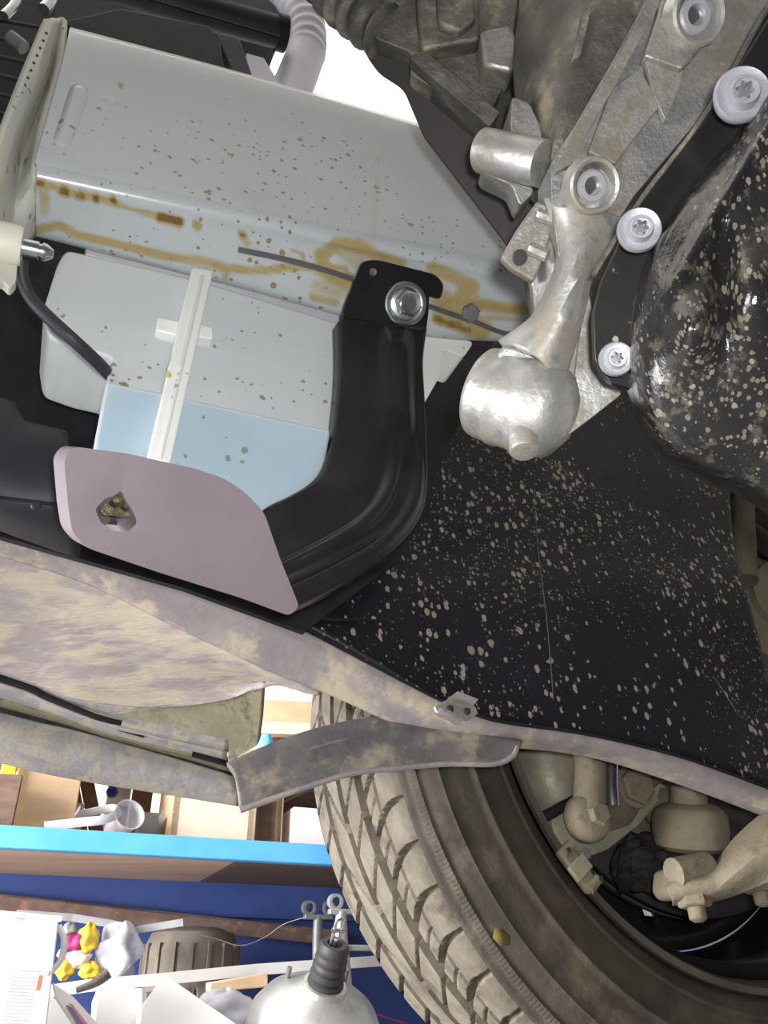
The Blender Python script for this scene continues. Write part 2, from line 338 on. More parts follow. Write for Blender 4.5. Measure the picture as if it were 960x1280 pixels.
# ==================================================================  BODYWORK
# ---- front frame rail
def seg(p, a, b):
    ax, ay = a; bx, by = b; dx, dy = bx-ax, by-ay; t = max(0, min(1, ((p[0]-ax)*dx+(p[1]-ay)*dy)/(dx*dx+dy*dy+1e-9)))
    return math.hypot(p[0]-ax-dx*t, p[1]-ay-dy*t)
STAINS = [  # polyline, width px, strength
    ([(50, 225), (80, 238), (120, 245), (170, 262), (222, 276)], 4, 0.75), ([(200, 270), (224, 276)], 6, 1.35), ([(50, 227), (52, 228)], 6, 1.1), ([(78, 237), (82, 239)], 6, 1.2),
    ([(100, 243), (104, 244)], 6, 1.1), ([(119, 246), (121, 247)], 5, 1.3), ([(141, 249), (142, 250)], 4, 1.3), ([(246, 280), (247, 282)], 6, 0.9), ([(303, 292), (304, 293)], 5, 1.2), ([(304, 295), (310, 305)], 5, 0.6),
    ([(48, 285), (75, 280), (95, 292), (140, 302), (200, 318), (250, 325), (285, 335), (330, 338), (370, 332), (430, 336)], 5.5, 0.8),
    ([(56, 240), (56, 262)], 7, 0.55), ([(285, 335), (282, 345)], 4, 0.7),
    ([(400, 318), (420, 305), (445, 306), (470, 320), (500, 330)], 8, 0.85), ([(405, 315), (400, 335), (420, 350), (440, 350)], 8, 0.85), ([(425, 310), (450, 330)], 10, 0.55),
    ([(365, 312), (378, 316), (378, 328), (366, 328)], 3, 0.6), ([(390, 370), (420, 378)], 5, 0.7), ([(395, 358), (432, 366)], 9, 0.5),
    ([(540, 335), (565, 345), (590, 358), (575, 370)], 9, 0.75), ([(550, 375), (575, 395), (600, 410)], 14, 0.8), ([(545, 398), (585, 412)], 6, 1.1), ([(570, 375), (620, 383), (668, 388)], 7, 0.85), ([(600, 395), (660, 400)], 4, 0.6),
    ([(472, 200), (470, 240), (466, 300)], 4, 0.30), ([(150, 108), (151, 109)], 3, 1.0)]
def stainfn(p, u, v):
    x, y, d = PX(p); s = 0
    for pl, w, st in STAINS:
        q = min(seg((x, y), pl[i], pl[i+1]) for i in range(len(pl)-1))
        if q < w*2: s = max(s, st*max(0, min(1, (1.6*w-q)/w)))
    return s
rail = thing('frame_rail', 'silver grey painted steel frame rail with brown oil stains', 'car frame', CL(350, 250, 0.36))
YB = lambda x: 217+0.207*(x-47) if x < 530 else 317+0.19*(x-530)
YL = lambda x: 288+0.252*(x-43) if x < 530 else 411+0.06*(x-530)
def LS(x, y): return .3265+.034*(y-YB(x))/(YL(x)-YB(x))   # lateral depth of the rail's underside
def XS(dy, l, y=YB): return [CL(x, y(x)+dy, l) for x in (45, 160, 300, 420, 530, 620, 700)]
loft('rail_body', [
    [CL(88, 36, .38), CL(300, 92, .38), CL(530, 158, .38), CL(700, 205, .38)],
    [CL(86, 40, .342), CL(300, 95, .342), CL(530, 162, .342), CL(700, 210, .342)],
    [CL(85, 47, .333), CL(300, 102, .333), CL(530, 168, .333), CL(700, 216, .333)],
    [CL(66, 120, .330), CL(300, 178, .330), CL(530, 240, .330), CL(700, 280, .330)],
    XS(-22, .3262), XS(-9, .3252), XS(0, .3262), XS(9, .3290), XS(22, .3350),
    [CL(43, YL(43), .3605), CL(300, YL(300), .3605), CL(530, YL(530), .3605), CL(700, YL(700), .3605)],
    [CL(43, 292, .372), CL(300, YL(300)+4, .372), CL(530, YL(530)+4, .372), CL(700, YL(700)+4, .372)]], 220, 110, M['rail'], rail, solid=0.002, attrfn=stainfn)
loft('end_flange', [
    [CL(55, 27, .315), CL(28, 90, .312), (CL(0, 160, .308)), CL(-40, 265, .30), CL(-60, 330, .30)],
    [CL(66, 24, .317), CL(42, 95, .315), CL(12, 172, .312), CL(-16, 270, .306), CL(-30, 330, .306)],
    [CL(74, 24, .34), CL(60, 98, .345), CL(30, 182, .345), CL(12, 285, .34), CL(8, 330, .34)],
    [CL(82, 24, .338), CL(77, 75, .335), CL(54, 160, .332), CL(46, 215, .329), CL(42, 292, .362)]], 30, 16, M['flange'], rail, solid=0.003)
tube('embossed_rib', [CL(101, 113, .3335), CL(96, 130, .333), CL(80, 178, .331), CL(73, 194, .330)], lambda t: 0.0065*min(1, 0.4+6*t, 0.4+6*(1-t)), M['rail'], rail, n=16, res=14, up=LAT, flat=1)
for x, y, l in ((138, 128, .3303), (128, 176, .3285), (386, 148, .3325)):
    lathe('dimple', [(0.0055, -0.001), (0.004, 0.0012), (0.001, 0.0018)], CL(x, y, l), -LAT, M['rail'], rail, n=16)
for k in range(15):   # spot-weld dots down the flange edge
    t = k/14; x = 52+(-2-52)*t; y = 42+(172-42)*t
    lathe('weld_dot', [(0.0009, 0), (0.0005, 0.0008)], CL(x+6, y, .3105), -LAT, M['plate'], rail, n=6)
# ---- retaining strip and nut on the rail
st = tube('retaining_strip', [CL(x, y, LS(x, y)-.003) for x, y in ((298, 312), (360, 325), (430, 345), (540, 384), (590, 401), (640, 418), (668, 400), (690, 380))], 0.0021, M['steeld'], None, n=4, res=40, up=UP, flat=0.5, smooth=False)
tag(st, 'thin flat grey metal strip running across oily rail behind black bracket', 'metal strip')
nut = lathe('hex_nut', [(0.0064, 0), (0.0064, 0.004), (0.0056, 0.0048)], CL(586, 390, LS(586, 390)-.001), (-LAT*.5+UP*-0.9+RT*0.1), M['steeld'], None, n=6, smooth=False)
tag(nut, 'small dark hex nut on the strip right of the black bracket', 'nut')
# ---- sensor and cable
sn = thing('bumper_sensor', 'cream spotted plastic sensor with metal tip at left end of rail', 'sensor', CL(10, 320, .32))
a0, a1 = CL(-30, 296, .318), CL(28, 309, .318); ax = (a1-a0).normalized(); L_ = (a1-a0).length
lathe('housing', [(0.0095, 0), (0.0095, L_-0.0015), (0.0085, L_)], a0, ax, M['sensorw'], sn)
lathe('stud', [(0.0042, 0), (0.0042, .008), (0.0034, .008), (0.0034, .0095), (0.0042, .0095), (0.0040, .0115), (0.002, .0145)], a1-ax*0.001, ax, M['zinc'], sn, n=20)
plate('mount_lug', P2(rc([(-20, 322), (22, 330), (20, 352), (12, 360), (2, 350), (-20, 352)], 4), .322), 0.006, M['flange'], sn, bevel=0.001)
cb = tube('sensor_cable', [CL(27, 325, .325), CL(27, 345, .33), CL(38, 372, .335), CL(62, 398, .335), CL(95, 428, .338), CL(122, 453, .352), CL(138, 470, .375), CL(155, 488, .40)], 0.0032, M['blackdusty'], None, n=10, res=40)
tag(cb, 'black rubber cable curving from cream sensor to the white reservoir', 'cable')
# ---- washer reservoir
tk = thing('washer_reservoir', 'translucent white washer fluid reservoir with blue fluid under grey rail', 'reservoir', CL(250, 500, .36))
TO = [(82, 311), (150, 326), (240, 347), (330, 374), (424, 403), (424, 470), (414, 545), (402, 595), (368, 624), (325, 645), (240, 640), (118, 600), (118, 552), (130, 490), (140, 446), (100, 436), (60, 421), (54, 385), (72, 328)]
plate('tank_body', P2(rc(TO, [10, 0, 0, 0, 5, 8, 10, 16, 12, 10, 10, 6, 8, 8, 8, 6, 10, 8, 8]), .364), 0.055, M['tank'], tk, bevel=0.005, away=LAT, bseg=4)
def LB(pts, k): return [CL(x, y, .344+k+.00010*(y-480)) for x, y in pts]   # lower bulge leans away from the camera downwards
plate('fluid', LB([(140, 480), (200, 493), (280, 511), (410, 539), (398, 590), (365, 618), (322, 639), (240, 634), (122, 596), (124, 550)], .002), 0.04, M['fluid'], tk, away=LAT, bevel=0.002)
plate('lower_body', LB(rc([(133, 476), (200, 490), (280, 508), (414, 537), (404, 594), (369, 625), (326, 646), (240, 640), (116, 600), (118, 552)], [5, 0, 0, 5, 12, 10, 10, 10, 6, 8]), 0), 0.03, M['tanklow'], tk, bevel=0.005, away=LAT)
plate('strap_rib', [CL(x, y, .3555-.00007*(y-335)) for x, y in rc([(240, 333), (267, 338), (213, 580), (184, 572)], 4)], 0.012, M['tankrib'], tk, bevel=0.003, away=LAT)
rib_ = [c for c in tk.children if c.name.startswith('strap_rib')][0]
tube('rib_groove', [CL(253, 345, .3548), CL(200, 574, .3385)], 0.0012, M['tank'], rib_, n=8)
for q in ([(197, 396), (228, 402), (224, 420), (195, 412)], [(243, 403), (266, 409), (267, 423), (240, 420)]):
    plate('cross_tab', P2(rc(q, 3), .358), 0.008, M['tankrib'], rib_, bevel=0.0015, away=LAT)
plate('top_seam', P2([(107, 303), (235, 334), (325, 356), (425, 383), (425, 408), (325, 378), (235, 350), (107, 318)], .368), 0.02, M['greybelt'], tk, bevel=0.001, away=LAT)
plate('tank_shoulder', P2(rc([(520, 405), (560, 415), (592, 428), (580, 446), (556, 436), (551, 468), (530, 505), (515, 500)], 5), .372), 0.03, M['tankrib'], tk, bevel=0.004, away=LAT)
# ---- black support bracket
def LT(pts, _): return [CL(x, y, .3255+.022*(y-325)/85) for x, y in pts]
br = thing('support_bracket', 'black painted steel support bracket bolted to rail, cradling the reservoir', 'bracket', CL(460, 550, .33))
tab = plate('top_tab', LT(rc([(452, 327), (470, 324), (545, 343), (556, 356), (551, 374), (537, 370), (536, 392), (533, 414), (426, 404), (430, 384)], [10, 8, 10, 8, 5, 2, 4, 4, 4, 6]), 1), 0.004, M['bracket'], br, bevel=0.0008, away=(LAT*.7+UP*.7).normalized())
ROWS = [((426, 399), (533, 410), .3455), ((427, 450), (528, 450), .3475), ((424, 500), (530, 500), .348), ((418, 545), (533, 555), .349), ((405, 585), (534, 600), .350),
        ((385, 607), (528, 640), .350), ((360, 622), (500, 680), .352), ((332, 636), (440, 720), .356), ((312, 655), (365, 756), .362)]
def armfn(p, u, v):
    h = 0
    if v < 0.5:
        w = math.exp(-((u-0.62)/0.17)**4)*0.0045*min(1, max(0, (v-0.02)*12))*min(1, (0.5-v)*6); h += w
    k = min(1, max(0, (v-0.35)*4))
    h += k*(0.0035*math.exp(-((u-0.62)/0.05)**2)+0.0035*math.exp(-((u-0.86)/0.05)**2))
    e = 0.010*max(0, (abs(u-0.5)-0.46)/0.04)**1.5
    return p-LAT*h+LAT*e
loft('arm', [[CL(*a, l), CL((a[0]*2+b[0])/3, (a[1]*2+b[1])/3, l-.002), CL((a[0]+b[0]*2)/3, (a[1]+b[1]*2)/3, l-.002), CL(*b, l)] for a, b, l in ROWS], 60, 80, M['bracket'], br, solid=0.003, fn=armfn)
bax = (-LAT*.75+UP*-0.62+RT*0.06).normalized()
lathe('tab_hole', [(0.0022, 0), (0.0022, 0.0006)], LT([(466, 340)], 0)[0], bax, M['gold'], br, n=16)
tube('bend_highlight', [CL(470, 404, .3435), CL(500, 408, .3433), CL(527, 411, .3435)], 0.0014, M['blackdusty'], br, n=8)  # lighter tube paints the highlight along the bend
FO = [(80, 573), (92, 558), (160, 567), (245, 586), (280, 598), (306, 615), (330, 640), (350, 698), (374, 758), (362, 770), (300, 747), (200, 716), (106, 684), (90, 664), (85, 632)]
fp = plate('foot_plate', [CL(x, y, .302+0.016*(x/370)+.00019*(y-558)) for x, y in rc(FO, [8, 8, 5, 5, 10, 10, 10, 10, 6, 8, 10, 10, 12, 8, 6])], 0.022, M['foot'], br, bevel=0.0105, bseg=6)
fp['label'] = 'mauve grey foot plate with a dirty slot'
hc = [CL(x, y, .312) for x, y in rc([(122, 622), (134, 611), (146, 608), (154, 602), (160, 611), (172, 622), (178, 632), (166, 642), (146, 641), (130, 634)], 4)]
ctr = plate('cutter', hc, 0.05, M['foot'], None); cut(fp, ctr)
plate('slot_shade_backing', [CL(x, y, .345) for x, y in ((104, 590), (190, 596), (200, 660), (110, 650))], 0.002, M['soot_and_shade'], br)  # black sheet added behind the slot so its inside reads dark
def LF(x, y, k): return CL(x, y, .302+0.016*(x/370)+.00019*(y-558)+k)
plate('slot_clip', [LF(x, y, .004) for x, y in rc([(116, 616), (152, 596), (184, 626), (176, 648), (128, 644)], 4)], 0.004, M['gold'], br)
for (x, y, r) in ((145, 626, .0035), (158, 632, .003), (152, 616, .0025)): lathe('clip_prong', [(r, 0), (r*0.7, .003), (r*.2, .004)], LF(x, y, .004), -LAT, M['gold'], br, n=8)
bo = thing('flange_bolt', 'shiny zinc hex flange bolt holding black bracket to the rail', 'bolt', CL(506, 380, .318))
bc = LT([(506, 380)], 0)[0]
lathe('flange', [(0.0128, 0), (0.0132, 0.001), (0.0130, 0.0022), (0.0112, 0.0026), (0.0098, 0.0021), (0.0086, 0.0028)], bc, bax, M['zinc'], bo, n=40)
lathe('hex_head', [(0.0078, 0.002), (0.0078, 0.0085), (0.0070, 0.0096)], bc, bax, M['zinc'], bo, n=6, smooth=False)
lathe('head_dish', [(0.0066, 0.0095), (0.0062, 0.0100), (0.0052, 0.0098), (0.002, 0.0094)], bc, bax, M['zinc'], bo, n=24)
# ---- engine splash shield
sh = thing('splash_shield', 'large black plastic splash shield spattered with dried mud drops', 'splash shield', CL(700, 750, .46))
def R5(a, b, l, l2=None):
    l2 = l2 or l
    return [CL(a[0]+(b[0]-a[0])*t, a[1]+(b[1]-a[1])*t, l+(l2-l)*t) for t in (0, .25, .5, .75, 1)]
loft('shield_panel', [
    R5((430, 330), (930, 400), .515, .55), R5((430, 440), (908, 540), .498, .53), R5((430, 560), (911, 620), .485, .51), R5((400, 680), (918, 690), .475, .495), R5((370, 740), (938, 765), .465, .48),
    [CL(345, 764, .456), CL(440, 815, .456), CL(560, 884, .456), CL(660, 910, .457), CL(800, 936, .46), CL(900, 964, .464), CL(1000, 1004, .468)]], 60, 50, M['shield'], sh, solid=0.003)
for pl in ([(668, 610), (672, 680), (684, 780), (692, 875)], [(862, 800), (905, 865), (955, 945)]):
    tube('scratch', [CL(x, y, (.4785 if y < 640 else .4745 if y < 720 else .4655 if y < 820 else .459) + (0.010 if x > 800 else 0)) for x, y in pl], 0.00035, M['dustdark'], sh, n=4, res=12)
tube('overlap_edge', [CL(362, 771, .452), CL(430, 775, .458), CL(500, 777, .464)], 0.0012, M['blackp'], sh, n=6)
U_ = [(-330, 570), (-40, 648), (0, 660), (120, 690), (230, 726), (360, 779), (460, 830), (545, 874), (600, 897), (640, 906), (720, 917), (800, 934), (880, 957), (1000, 1002)]
V_ = [(-330, 598), (-40, 680), (0, 692), (110, 728), (220, 782), (325, 832), (415, 868), (500, 906), (550, 922), (640, 932), (700, 938), (765, 951), (870, 986), (1000, 1036)]
loft('edge_flange', [[CL(x, y, .4535) for x, y in U_], [CL(x*.7+X*.3, y*.7+Y*.3, .4545) for (x, y), (X, Y) in zip(U_, V_)], [CL(x*.3+X*.7, y*.3+Y*.7, .462) for (x, y), (X, Y) in zip(U_, V_)], [CL(x, y, .470) for x, y in V_]], 120, 12, M['strip'], sh, solid=0.003)
tube('rim_bead', [CL(x, y-1, .4525) for x, y in U_], 0.0011, M['blackp'], sh, n=8, res=80)
# ---- spring clip on the flange
cp = thing('spring_clip', 'small pale metal spring clip on the shield edge above the deflector', 'clip', CL(570, 885, .447))
plate('clip_top', [CL(556, 876, .444), CL(572, 864, .452), CL(598, 874, .452), CL(590, 884, .444)], 0.0012, M['alubright'], cp)
plate('clip_face', P2(rc([(543, 882), (556, 876), (578, 880), (594, 882), (598, 892), (586, 900), (568, 897), (546, 891)], 2), .446), 0.003, M['alubright'], cp, bevel=0.0006)
for x, y in ((563, 886), (584, 889)): lathe('clip_hole', [(0.0026, 0), (0.002, .0004)], CL(x, y, .4455), -LAT, M['plate'], cp, n=6)
tube('clip_tongue', [CL(548, 889, .445), CL(560, 893, .444), CL(575, 903, .447)], 0.0014, M['alubright'], cp, n=6, flat=2)
# ---- curved wheel deflector
df = thing('wheel_deflector', 'dusty dark rubber deflector strip curving over the tyre', 'deflector', CL(460, 935, .48))
loft('deflector_blade', [
    [CL(284, 957, .485), CL(335, 934, .482), CL(400, 912, .478), CL(470, 899, .474), CL(540, 903, .470), CL(600, 915, .466), CL(650, 926, .462)],
    [CL(292, 968, .478), CL(345, 948, .475), CL(410, 928, .471), CL(480, 915, .467), CL(545, 915, .463), CL(605, 922, .460), CL(652, 930, .458)],
    [CL(296, 985, .474), CL(350, 968, .471), CL(420, 946, .468), CL(490, 931, .465), CL(550, 929, .462), CL(608, 931, .459), CL(650, 933, .457)],
    [CL(300, 1014, .470), CL(365, 990, .468), CL(440, 967, .465), CL(500, 960, .463), CL(560, 955, .461), CL(618, 955, .458), CL(644, 944, .456)]], 70, 26, M['flap'], df, solid=0.004)
tube('bottom_bead', [CL(300, 1013, .469), CL(365, 990, .467), CL(440, 967, .464), CL(500, 960, .462), CL(560, 955, .460), CL(618, 955, .457), CL(640, 946, .455), CL(646, 934, .456)], 0.0017, M['strip'], df, n=8, res=50)
tube('blade_ridge', [CL(330, 957, .4735), CL(400, 933, .470), CL(470, 917, .4665), CL(520, 913, .4645)], lambda t: 0.0014*math.sin(math.pi*min(.97, max(.03, t))), M['flap'], df, n=8, res=30)
# ---- bumper
bp = thing('front_bumper', 'mud caked underside of plastic front bumper at left', 'bumper', CL(150, 860, .53))
loft('bumper_skin', [
    [CL(-330, 599, .474), CL(0, 688, .474), CL(110, 726, .474), CL(220, 780, .474), CL(325, 830, .474), CL(400, 866, .474)],
    [CL(-330, 627, .485), CL(0, 716, .485), CL(115, 758, .486), CL(222, 805, .486), CL(325, 840, .484), CL(380, 862, .480)],
    [CL(-330, 687, .515), CL(0, 775, .515), CL(110, 815, .515), CL(220, 843, .51), CL(325, 850, .495), CL(350, 853, .485)],
    [CL(-330, 747, .55), CL(0, 838, .55), CL(100, 872, .548), CL(200, 882, .535), CL(290, 872, .51), CL(330, 855, .49)]], 90, 40, M['mud'], bp, solid=0.004)
plate('end_gusset', [CL(190, 884, .534), CL(285, 873, .512), CL(329, 855, .492), CL(326, 900, .51), CL(322, 932, .522), CL(284, 954, .545), CL(286, 926, .545), CL(140, 893, .555)], 0.006, M['olive'], bp, bevel=0.001)
loft('inner_shelf', [[CL(-330, 746, .552), CL(0, 837, .552), CL(100, 871, .55), CL(200, 881, .538), CL(290, 871, .514)], [CL(-330, 757, .566), CL(0, 852, .566), CL(80, 884, .566), CL(190, 917, .564), CL(286, 938, .56)]], 50, 6, M['mudlow'], bp, solid=.003)
loft('upper_ledge', [[CL(-330, 755, .565), CL(0, 850, .565), CL(70, 880, .565), CL(145, 906, .565), CL(283, 938, .56)], [CL(-330, 777, .58), CL(0, 872, .58), CL(70, 893, .58), CL(145, 918, .58), CL(283, 950, .57)]], 50, 6, M['mudlow'], bp, solid=0.003)
tube('black_seam', [CL(-330, 751, .556), CL(0, 848, .556), CL(60, 872, .556), CL(120, 896, .556), CL(152, 904, .556)], lambda t: 0.0032*(1.05-t*.5), M['blackp'], bp, n=8, res=30)
loft('recess_channel', [[CL(-330, 777, .578), CL(0, 872, .578), CL(70, 893, .578), CL(145, 918, .578), CL(283, 950, .568)], [CL(-330, 799, .60), CL(0, 890, .60), CL(100, 915, .60), CL(200, 944, .60), CL(303, 976, .59)]], 50, 6, M['olive'], bp, solid=0.003)
loft('lower_lip', [[CL(-330, 803, .585), CL(0, 893, .585), CL(100, 917, .585), CL(200, 945, .585), CL(303, 975, .58)], [CL(-330, 832, .583), CL(0, 920, .583), CL(100, 943, .583), CL(200, 967, .583), CL(302, 992, .58)],
    [CL(-330, 862, .60), CL(0, 950, .60), CL(100, 972, .60), CL(200, 988, .60), CL(301, 1004, .595)]], 50, 16, M['mudlow'], bp, solid=0.005)
for (x, y, w) in ((165, 914, 16), (262, 948, 22)): tube('drain_slot', [CL(x-w, y-w*.25, .570), CL(x+w, y+w*.3, .568)], 0.0026, M['blackp'], bp, n=8, flat=.7)
tube('lip_shadow_gap', [CL(-330, 795, .592), CL(0, 884, .592), CL(100, 910, .592), CL(200, 938, .59), CL(302, 972, .584)], lambda t: .002+.0035*t, M['soot_and_shade'], bp, n=6, res=24)  # black tube painting the shade along the top of the lip
# unseen outer skin added to block door daylight: bumper front face and fender corner
def CARP(rear, lat, up): return CAM+REAR*rear+LAT*lat+UP*up
loft('unseen_fascia', [[CARP(-.36-.10*math.cos((l+.25)*1.6), l, z) for l in (-1.1, -.7, -.3, .1, .4, .6)] for z in (.20, .45, .75, 1.0)], 24, 12, M['mudlow'], bp, solid=.006)
loft('unseen_fascia_corner', [[CARP(-.385, .60, z), CARP(-.33, .68, z), CARP(-.2, .725, z), CARP(-.10, .735, z)] for z in (.24, .5, .8, 1.0)], 16, 12, M['mudlow'], bp, solid=.006)
# ---- inner black panels behind the reservoir
ip = plate('inner_bumper_panel', [CL(-340, 150, .47), CL(200, 290, .47), CL(620, 420, .47), CL(500, 700, .45), CL(380, 790, .448), CL(230, 735, .446), CL(-340, 575, .446)], 0.004, M['blackp'], None)
tag(ip, 'black plastic inner panel behind and left of the white reservoir', 'panel')
dc = thing('air_duct', 'dusty black plastic duct with stepped edge left of mauve foot plate', 'duct', CL(40, 590, .41))
loft('duct_shell', [[CL(-330, 419, .405), CL(0, 500, .405), CL(16, 504, .405), (CL(28, 528, .405)), CL(78, 540, .405), CL(82, 546, .405)], [CL(-330, 472, .395), CL(0, 552, .395), CL(20, 555, .395), CL(40, 560, .395), CL(78, 566, .395), CL(84, 570, .395)],
    [CL(-330, 547, .40), CL(0, 628, .40), CL(20, 631, .40), CL(40, 633, .40), CL(80, 636, .40), CL(100, 640, .40)], [CL(-330, 567, .43), CL(0, 660, .43), CL(20, 668, .43), CL(40, 675, .43), CL(80, 690, .43), CL(100, 695, .43)]], 30, 20, M['blackdusty'], dc, solid=0.003, curve=False)
tube('duct_seam', [CL(-330, 538, .396), CL(0, 622, .396), CL(84, 632, .396)], 0.0009, M['blackp'], dc, n=6)
lathe('duct_rivet', [(0.0028, 0), (0.002, .0012)], CL(45, 632, .3965), -LAT, M['blackdusty'], dc, n=10)
tube('duct_lip', [CL(-330, 419, .405), CL(0, 500, .405), CL(16, 504, .405), CL(28, 528, .405), CL(82, 541, .405), CL(83, 562, .397)], 0.0014, M['blackdusty'], dc, n=6)
# ==================================================================  top left: engine bay bits
fs_ = plate('fan_shroud', P2([(-300, -160), (420, -80), (345, 60), (330, 100), (345, 115), (-300, 60)], .60), 0.01, M['blackp'], None); tag(fs_, 'black plastic fan shroud behind the grey rail at top left', 'shroud')
ro = thing('cooler_pipe', 'thick black ribbed pipe with blunt end at top left', 'pipe', CL(230, 20, .50))
tube('pipe_body', [CL(60, -45, .50), CL(190, -2, .50), CL(354, 42, .50)], 0.0155, M['blackdusty'], ro, n=24)
tube('end_cap', [CL(346, 40, .50), CL(357, 43, .50)], 0.0175, M['blackp'], ro, n=24)
for k in (0, 1): tube('pipe_ridge', [CL(60, -62+k*26, .487), CL(350, 22+k*26, .487)], 0.0022, M['blackp'], ro, n=6)
sb_ = thing('shroud_bracket', 'black angled plastic bracket under the thick pipe, behind rail top', 'bracket', CL(200, 70, .48))
plate('bracket_face', P2([(80, 25), (150, 10), (262, 32), (276, 52), (282, 95), (90, 46)], .475), 0.01, M['blackp'], sb_, bevel=0.002)
plate('bracket_leg', P2([(270, 40), (300, 48), (318, 100), (292, 96)], .478), 0.01, M['blackdusty'], sb_, bevel=0.002)
lv = plate('lavender_cover', P2([(308, 66), (330, 72), (352, 108), (348, 120), (310, 112)], .49), 0.01, M['hose'], None, bevel=0.001); tag(lv, 'small lavender plastic cover between black bracket and white hose', 'cover')
for k, (a, b, c) in enumerate((((5, 20), (25, -10), .0035), ((55, 12), (66, -12), .0045), ((12, 46), (30, 60), .005))):
    w = tube('metal_fitting', [CL(*a, .42), CL((a[0]+b[0])/2+3, (a[1]+b[1])/2+2, .42), CL(*b, .42)], c, M['zinc' if k != 2 else 'steeld'], None, n=10, res=8)
    tag(w, ['slim shiny metal fitting in the top left corner', 'bent shiny metal fitting above the rail flange', 'stubby dark metal fitting left of the rail flange'][k], 'fitting')
gr_ = thing('radiator_grille', 'dark ribbed radiator side behind the rail flange', 'radiator', CL(5, 100, .46))
plate('core', P2([(-330, -110), (75, -40), (60, 60), (-20, 260), (-330, 200)], .46), 0.01, M['blackp'], gr_)
for k in range(9): tube('fin', [CL(-30, 20+k*22, .452), CL(48-k*8, 34+k*22, .452)], 0.0014, M['blackdusty'], gr_, n=6)
# ---- white corrugated hose
def hr(t):
    return 0.0205*(1+(0.045*math.sin(t*2*math.pi*17) if t < .62 else 0))
ho = tube('corrugated_hose', [CL(318, -40, .56), CL(352, -18, .545), CL(378, 18, .535), CL(384, 55, .53), CL(372, 95, .525), CL(350, 145, .52)], hr, M['hose'], None, n=32, res=150, angle=80)
tag(ho, 'lavender white corrugated plastic hose rising behind the grey rail', 'hose')
# ==================================================================  GEARBOX / ENGINE
dp = plate('dark_cover_plate', [W(x, y, .455) for x, y in rc([(450, 20), (520, 30), (640, 120), (690, 215), (668, 352), (640, 312), (530, 168), (505, 108), (474, 88), (458, 66)], [2, 2, 2, 2, 2, 4, 4, 10, 8, 8])], 0.004, M['plate'], None, bevel=0.0008)
tag(dp, 'dark brown grey sheet plate between grey rail and gearbox casting', 'plate')
eb = plate('engine_block', Pd([(600, 60), (700, -60), (1060, -60), (1060, 430), (690, 430), (660, 260), (650, 200)], .47), .05, M['aludark'], None, bevel=.004); tag(eb, 'dark engine block face behind the aluminium mounting arm', 'engine')
gb = thing('gearbox_casting', 'oily dark cast gearbox housing at top centre', 'gearbox', W(600, 80, .43))
def pod(name, pts, d, th, m, parent, bev=0.003, r=6): return plate(name, [W(x, y, d) for x, y in rc(pts, r)] if not isinstance(d, (list, tuple)) else [W(x, y, dd) for (x, y), dd in zip(pts, d)], th, m, parent, bevel=bev)
pod('upper_web', [(420, -40), (660, -40), (650, 70), (612, 142), (560, 122), (512, 92), (515, 66), (470, 48), (450, 20)], .44, .03, M['aludark'], gb, .003)
pod('raised_pocket', [(520, -20), (600, -20), (600, 50), (528, 62), (522, 20)], .428, .02, M['aludark'], gb, .004)
pod('side_rib', [(512, 72), (530, 62), (625, 140), (612, 158)], .43, .03, M['aludark'], gb, .003, 3)
pod('boss_block', [(600, 38), (638, 30), (650, 55), (640, 90), (605, 82)], .42, .03, M['alu'], gb, .005)
pod('cast_tab', [(545, -10), (592, -10), (596, 22), (575, 40), (548, 30)], .422, .01, M['aludark'], gb, .003)
loft('bell_housing', [[W(660, -40, .42), W(650, 40, .42), W(648, 100, .42), W(660, 160, .42), W(690, 215, .42)], [W(720, -40, .395), W(705, 40, .392), W(692, 100, .39), W(688, 150, .39), W(697, 205, .385)],
    [W(770, -40, .385), W(755, 30, .38), W(735, 80, .38), W(712, 130, .378), W(700, 180, .375)], [W(825, -40, .385), W(800, 20, .38), W(770, 80, .38), W(735, 140, .378), W(705, 200, .375)]], 24, 20, M['aludark'], gb, solid=0.006)
pod('casting_ridge', [(730, 10), (740, 8), (726, 70), (716, 74)], .376, .01, M['aludark'], gb, .003, 3)
pod('lug_neck', [(640, 120), (662, 128), (700, 208), (690, 232), (660, 205), (638, 162)], .395, .03, M['alu'], gb, .006)
la, lb = W(603, 188, .405), W(680, 205, .385); lax = (lb-la).normalized()
lathe('lug_barrel', [(0.005, -0.0002), (0.0095, 0), (0.0105, 0.001), (0.0105, (lb-la).length)], la, lax, M['alubright'], gb, n=28)
lathe('lug_bore', [(0.0048, 0.0), (0.0046, 0.0006)], la-lax*0.0008, lax, M['plate'], gb, n=20)
pod('lower_lug_foot', [(602, 205), (655, 205), (668, 240), (650, 258), (640, 232), (606, 216)], .40, .02, M['alu'], gb, .005)
by = thing('rubber_boot', 'dark ribbed rubber boot at the top edge beside the hose', 'boot', W(430, 10, .46))
tube('boot_body', [W(395, -40, .47), W(420, -8, .46), W(455, 22, .45), W(480, 40, .445)], lambda t: 0.013*(1+.12*math.sin(t*40)), M['aludark'], by, n=20, res=60, angle=80)
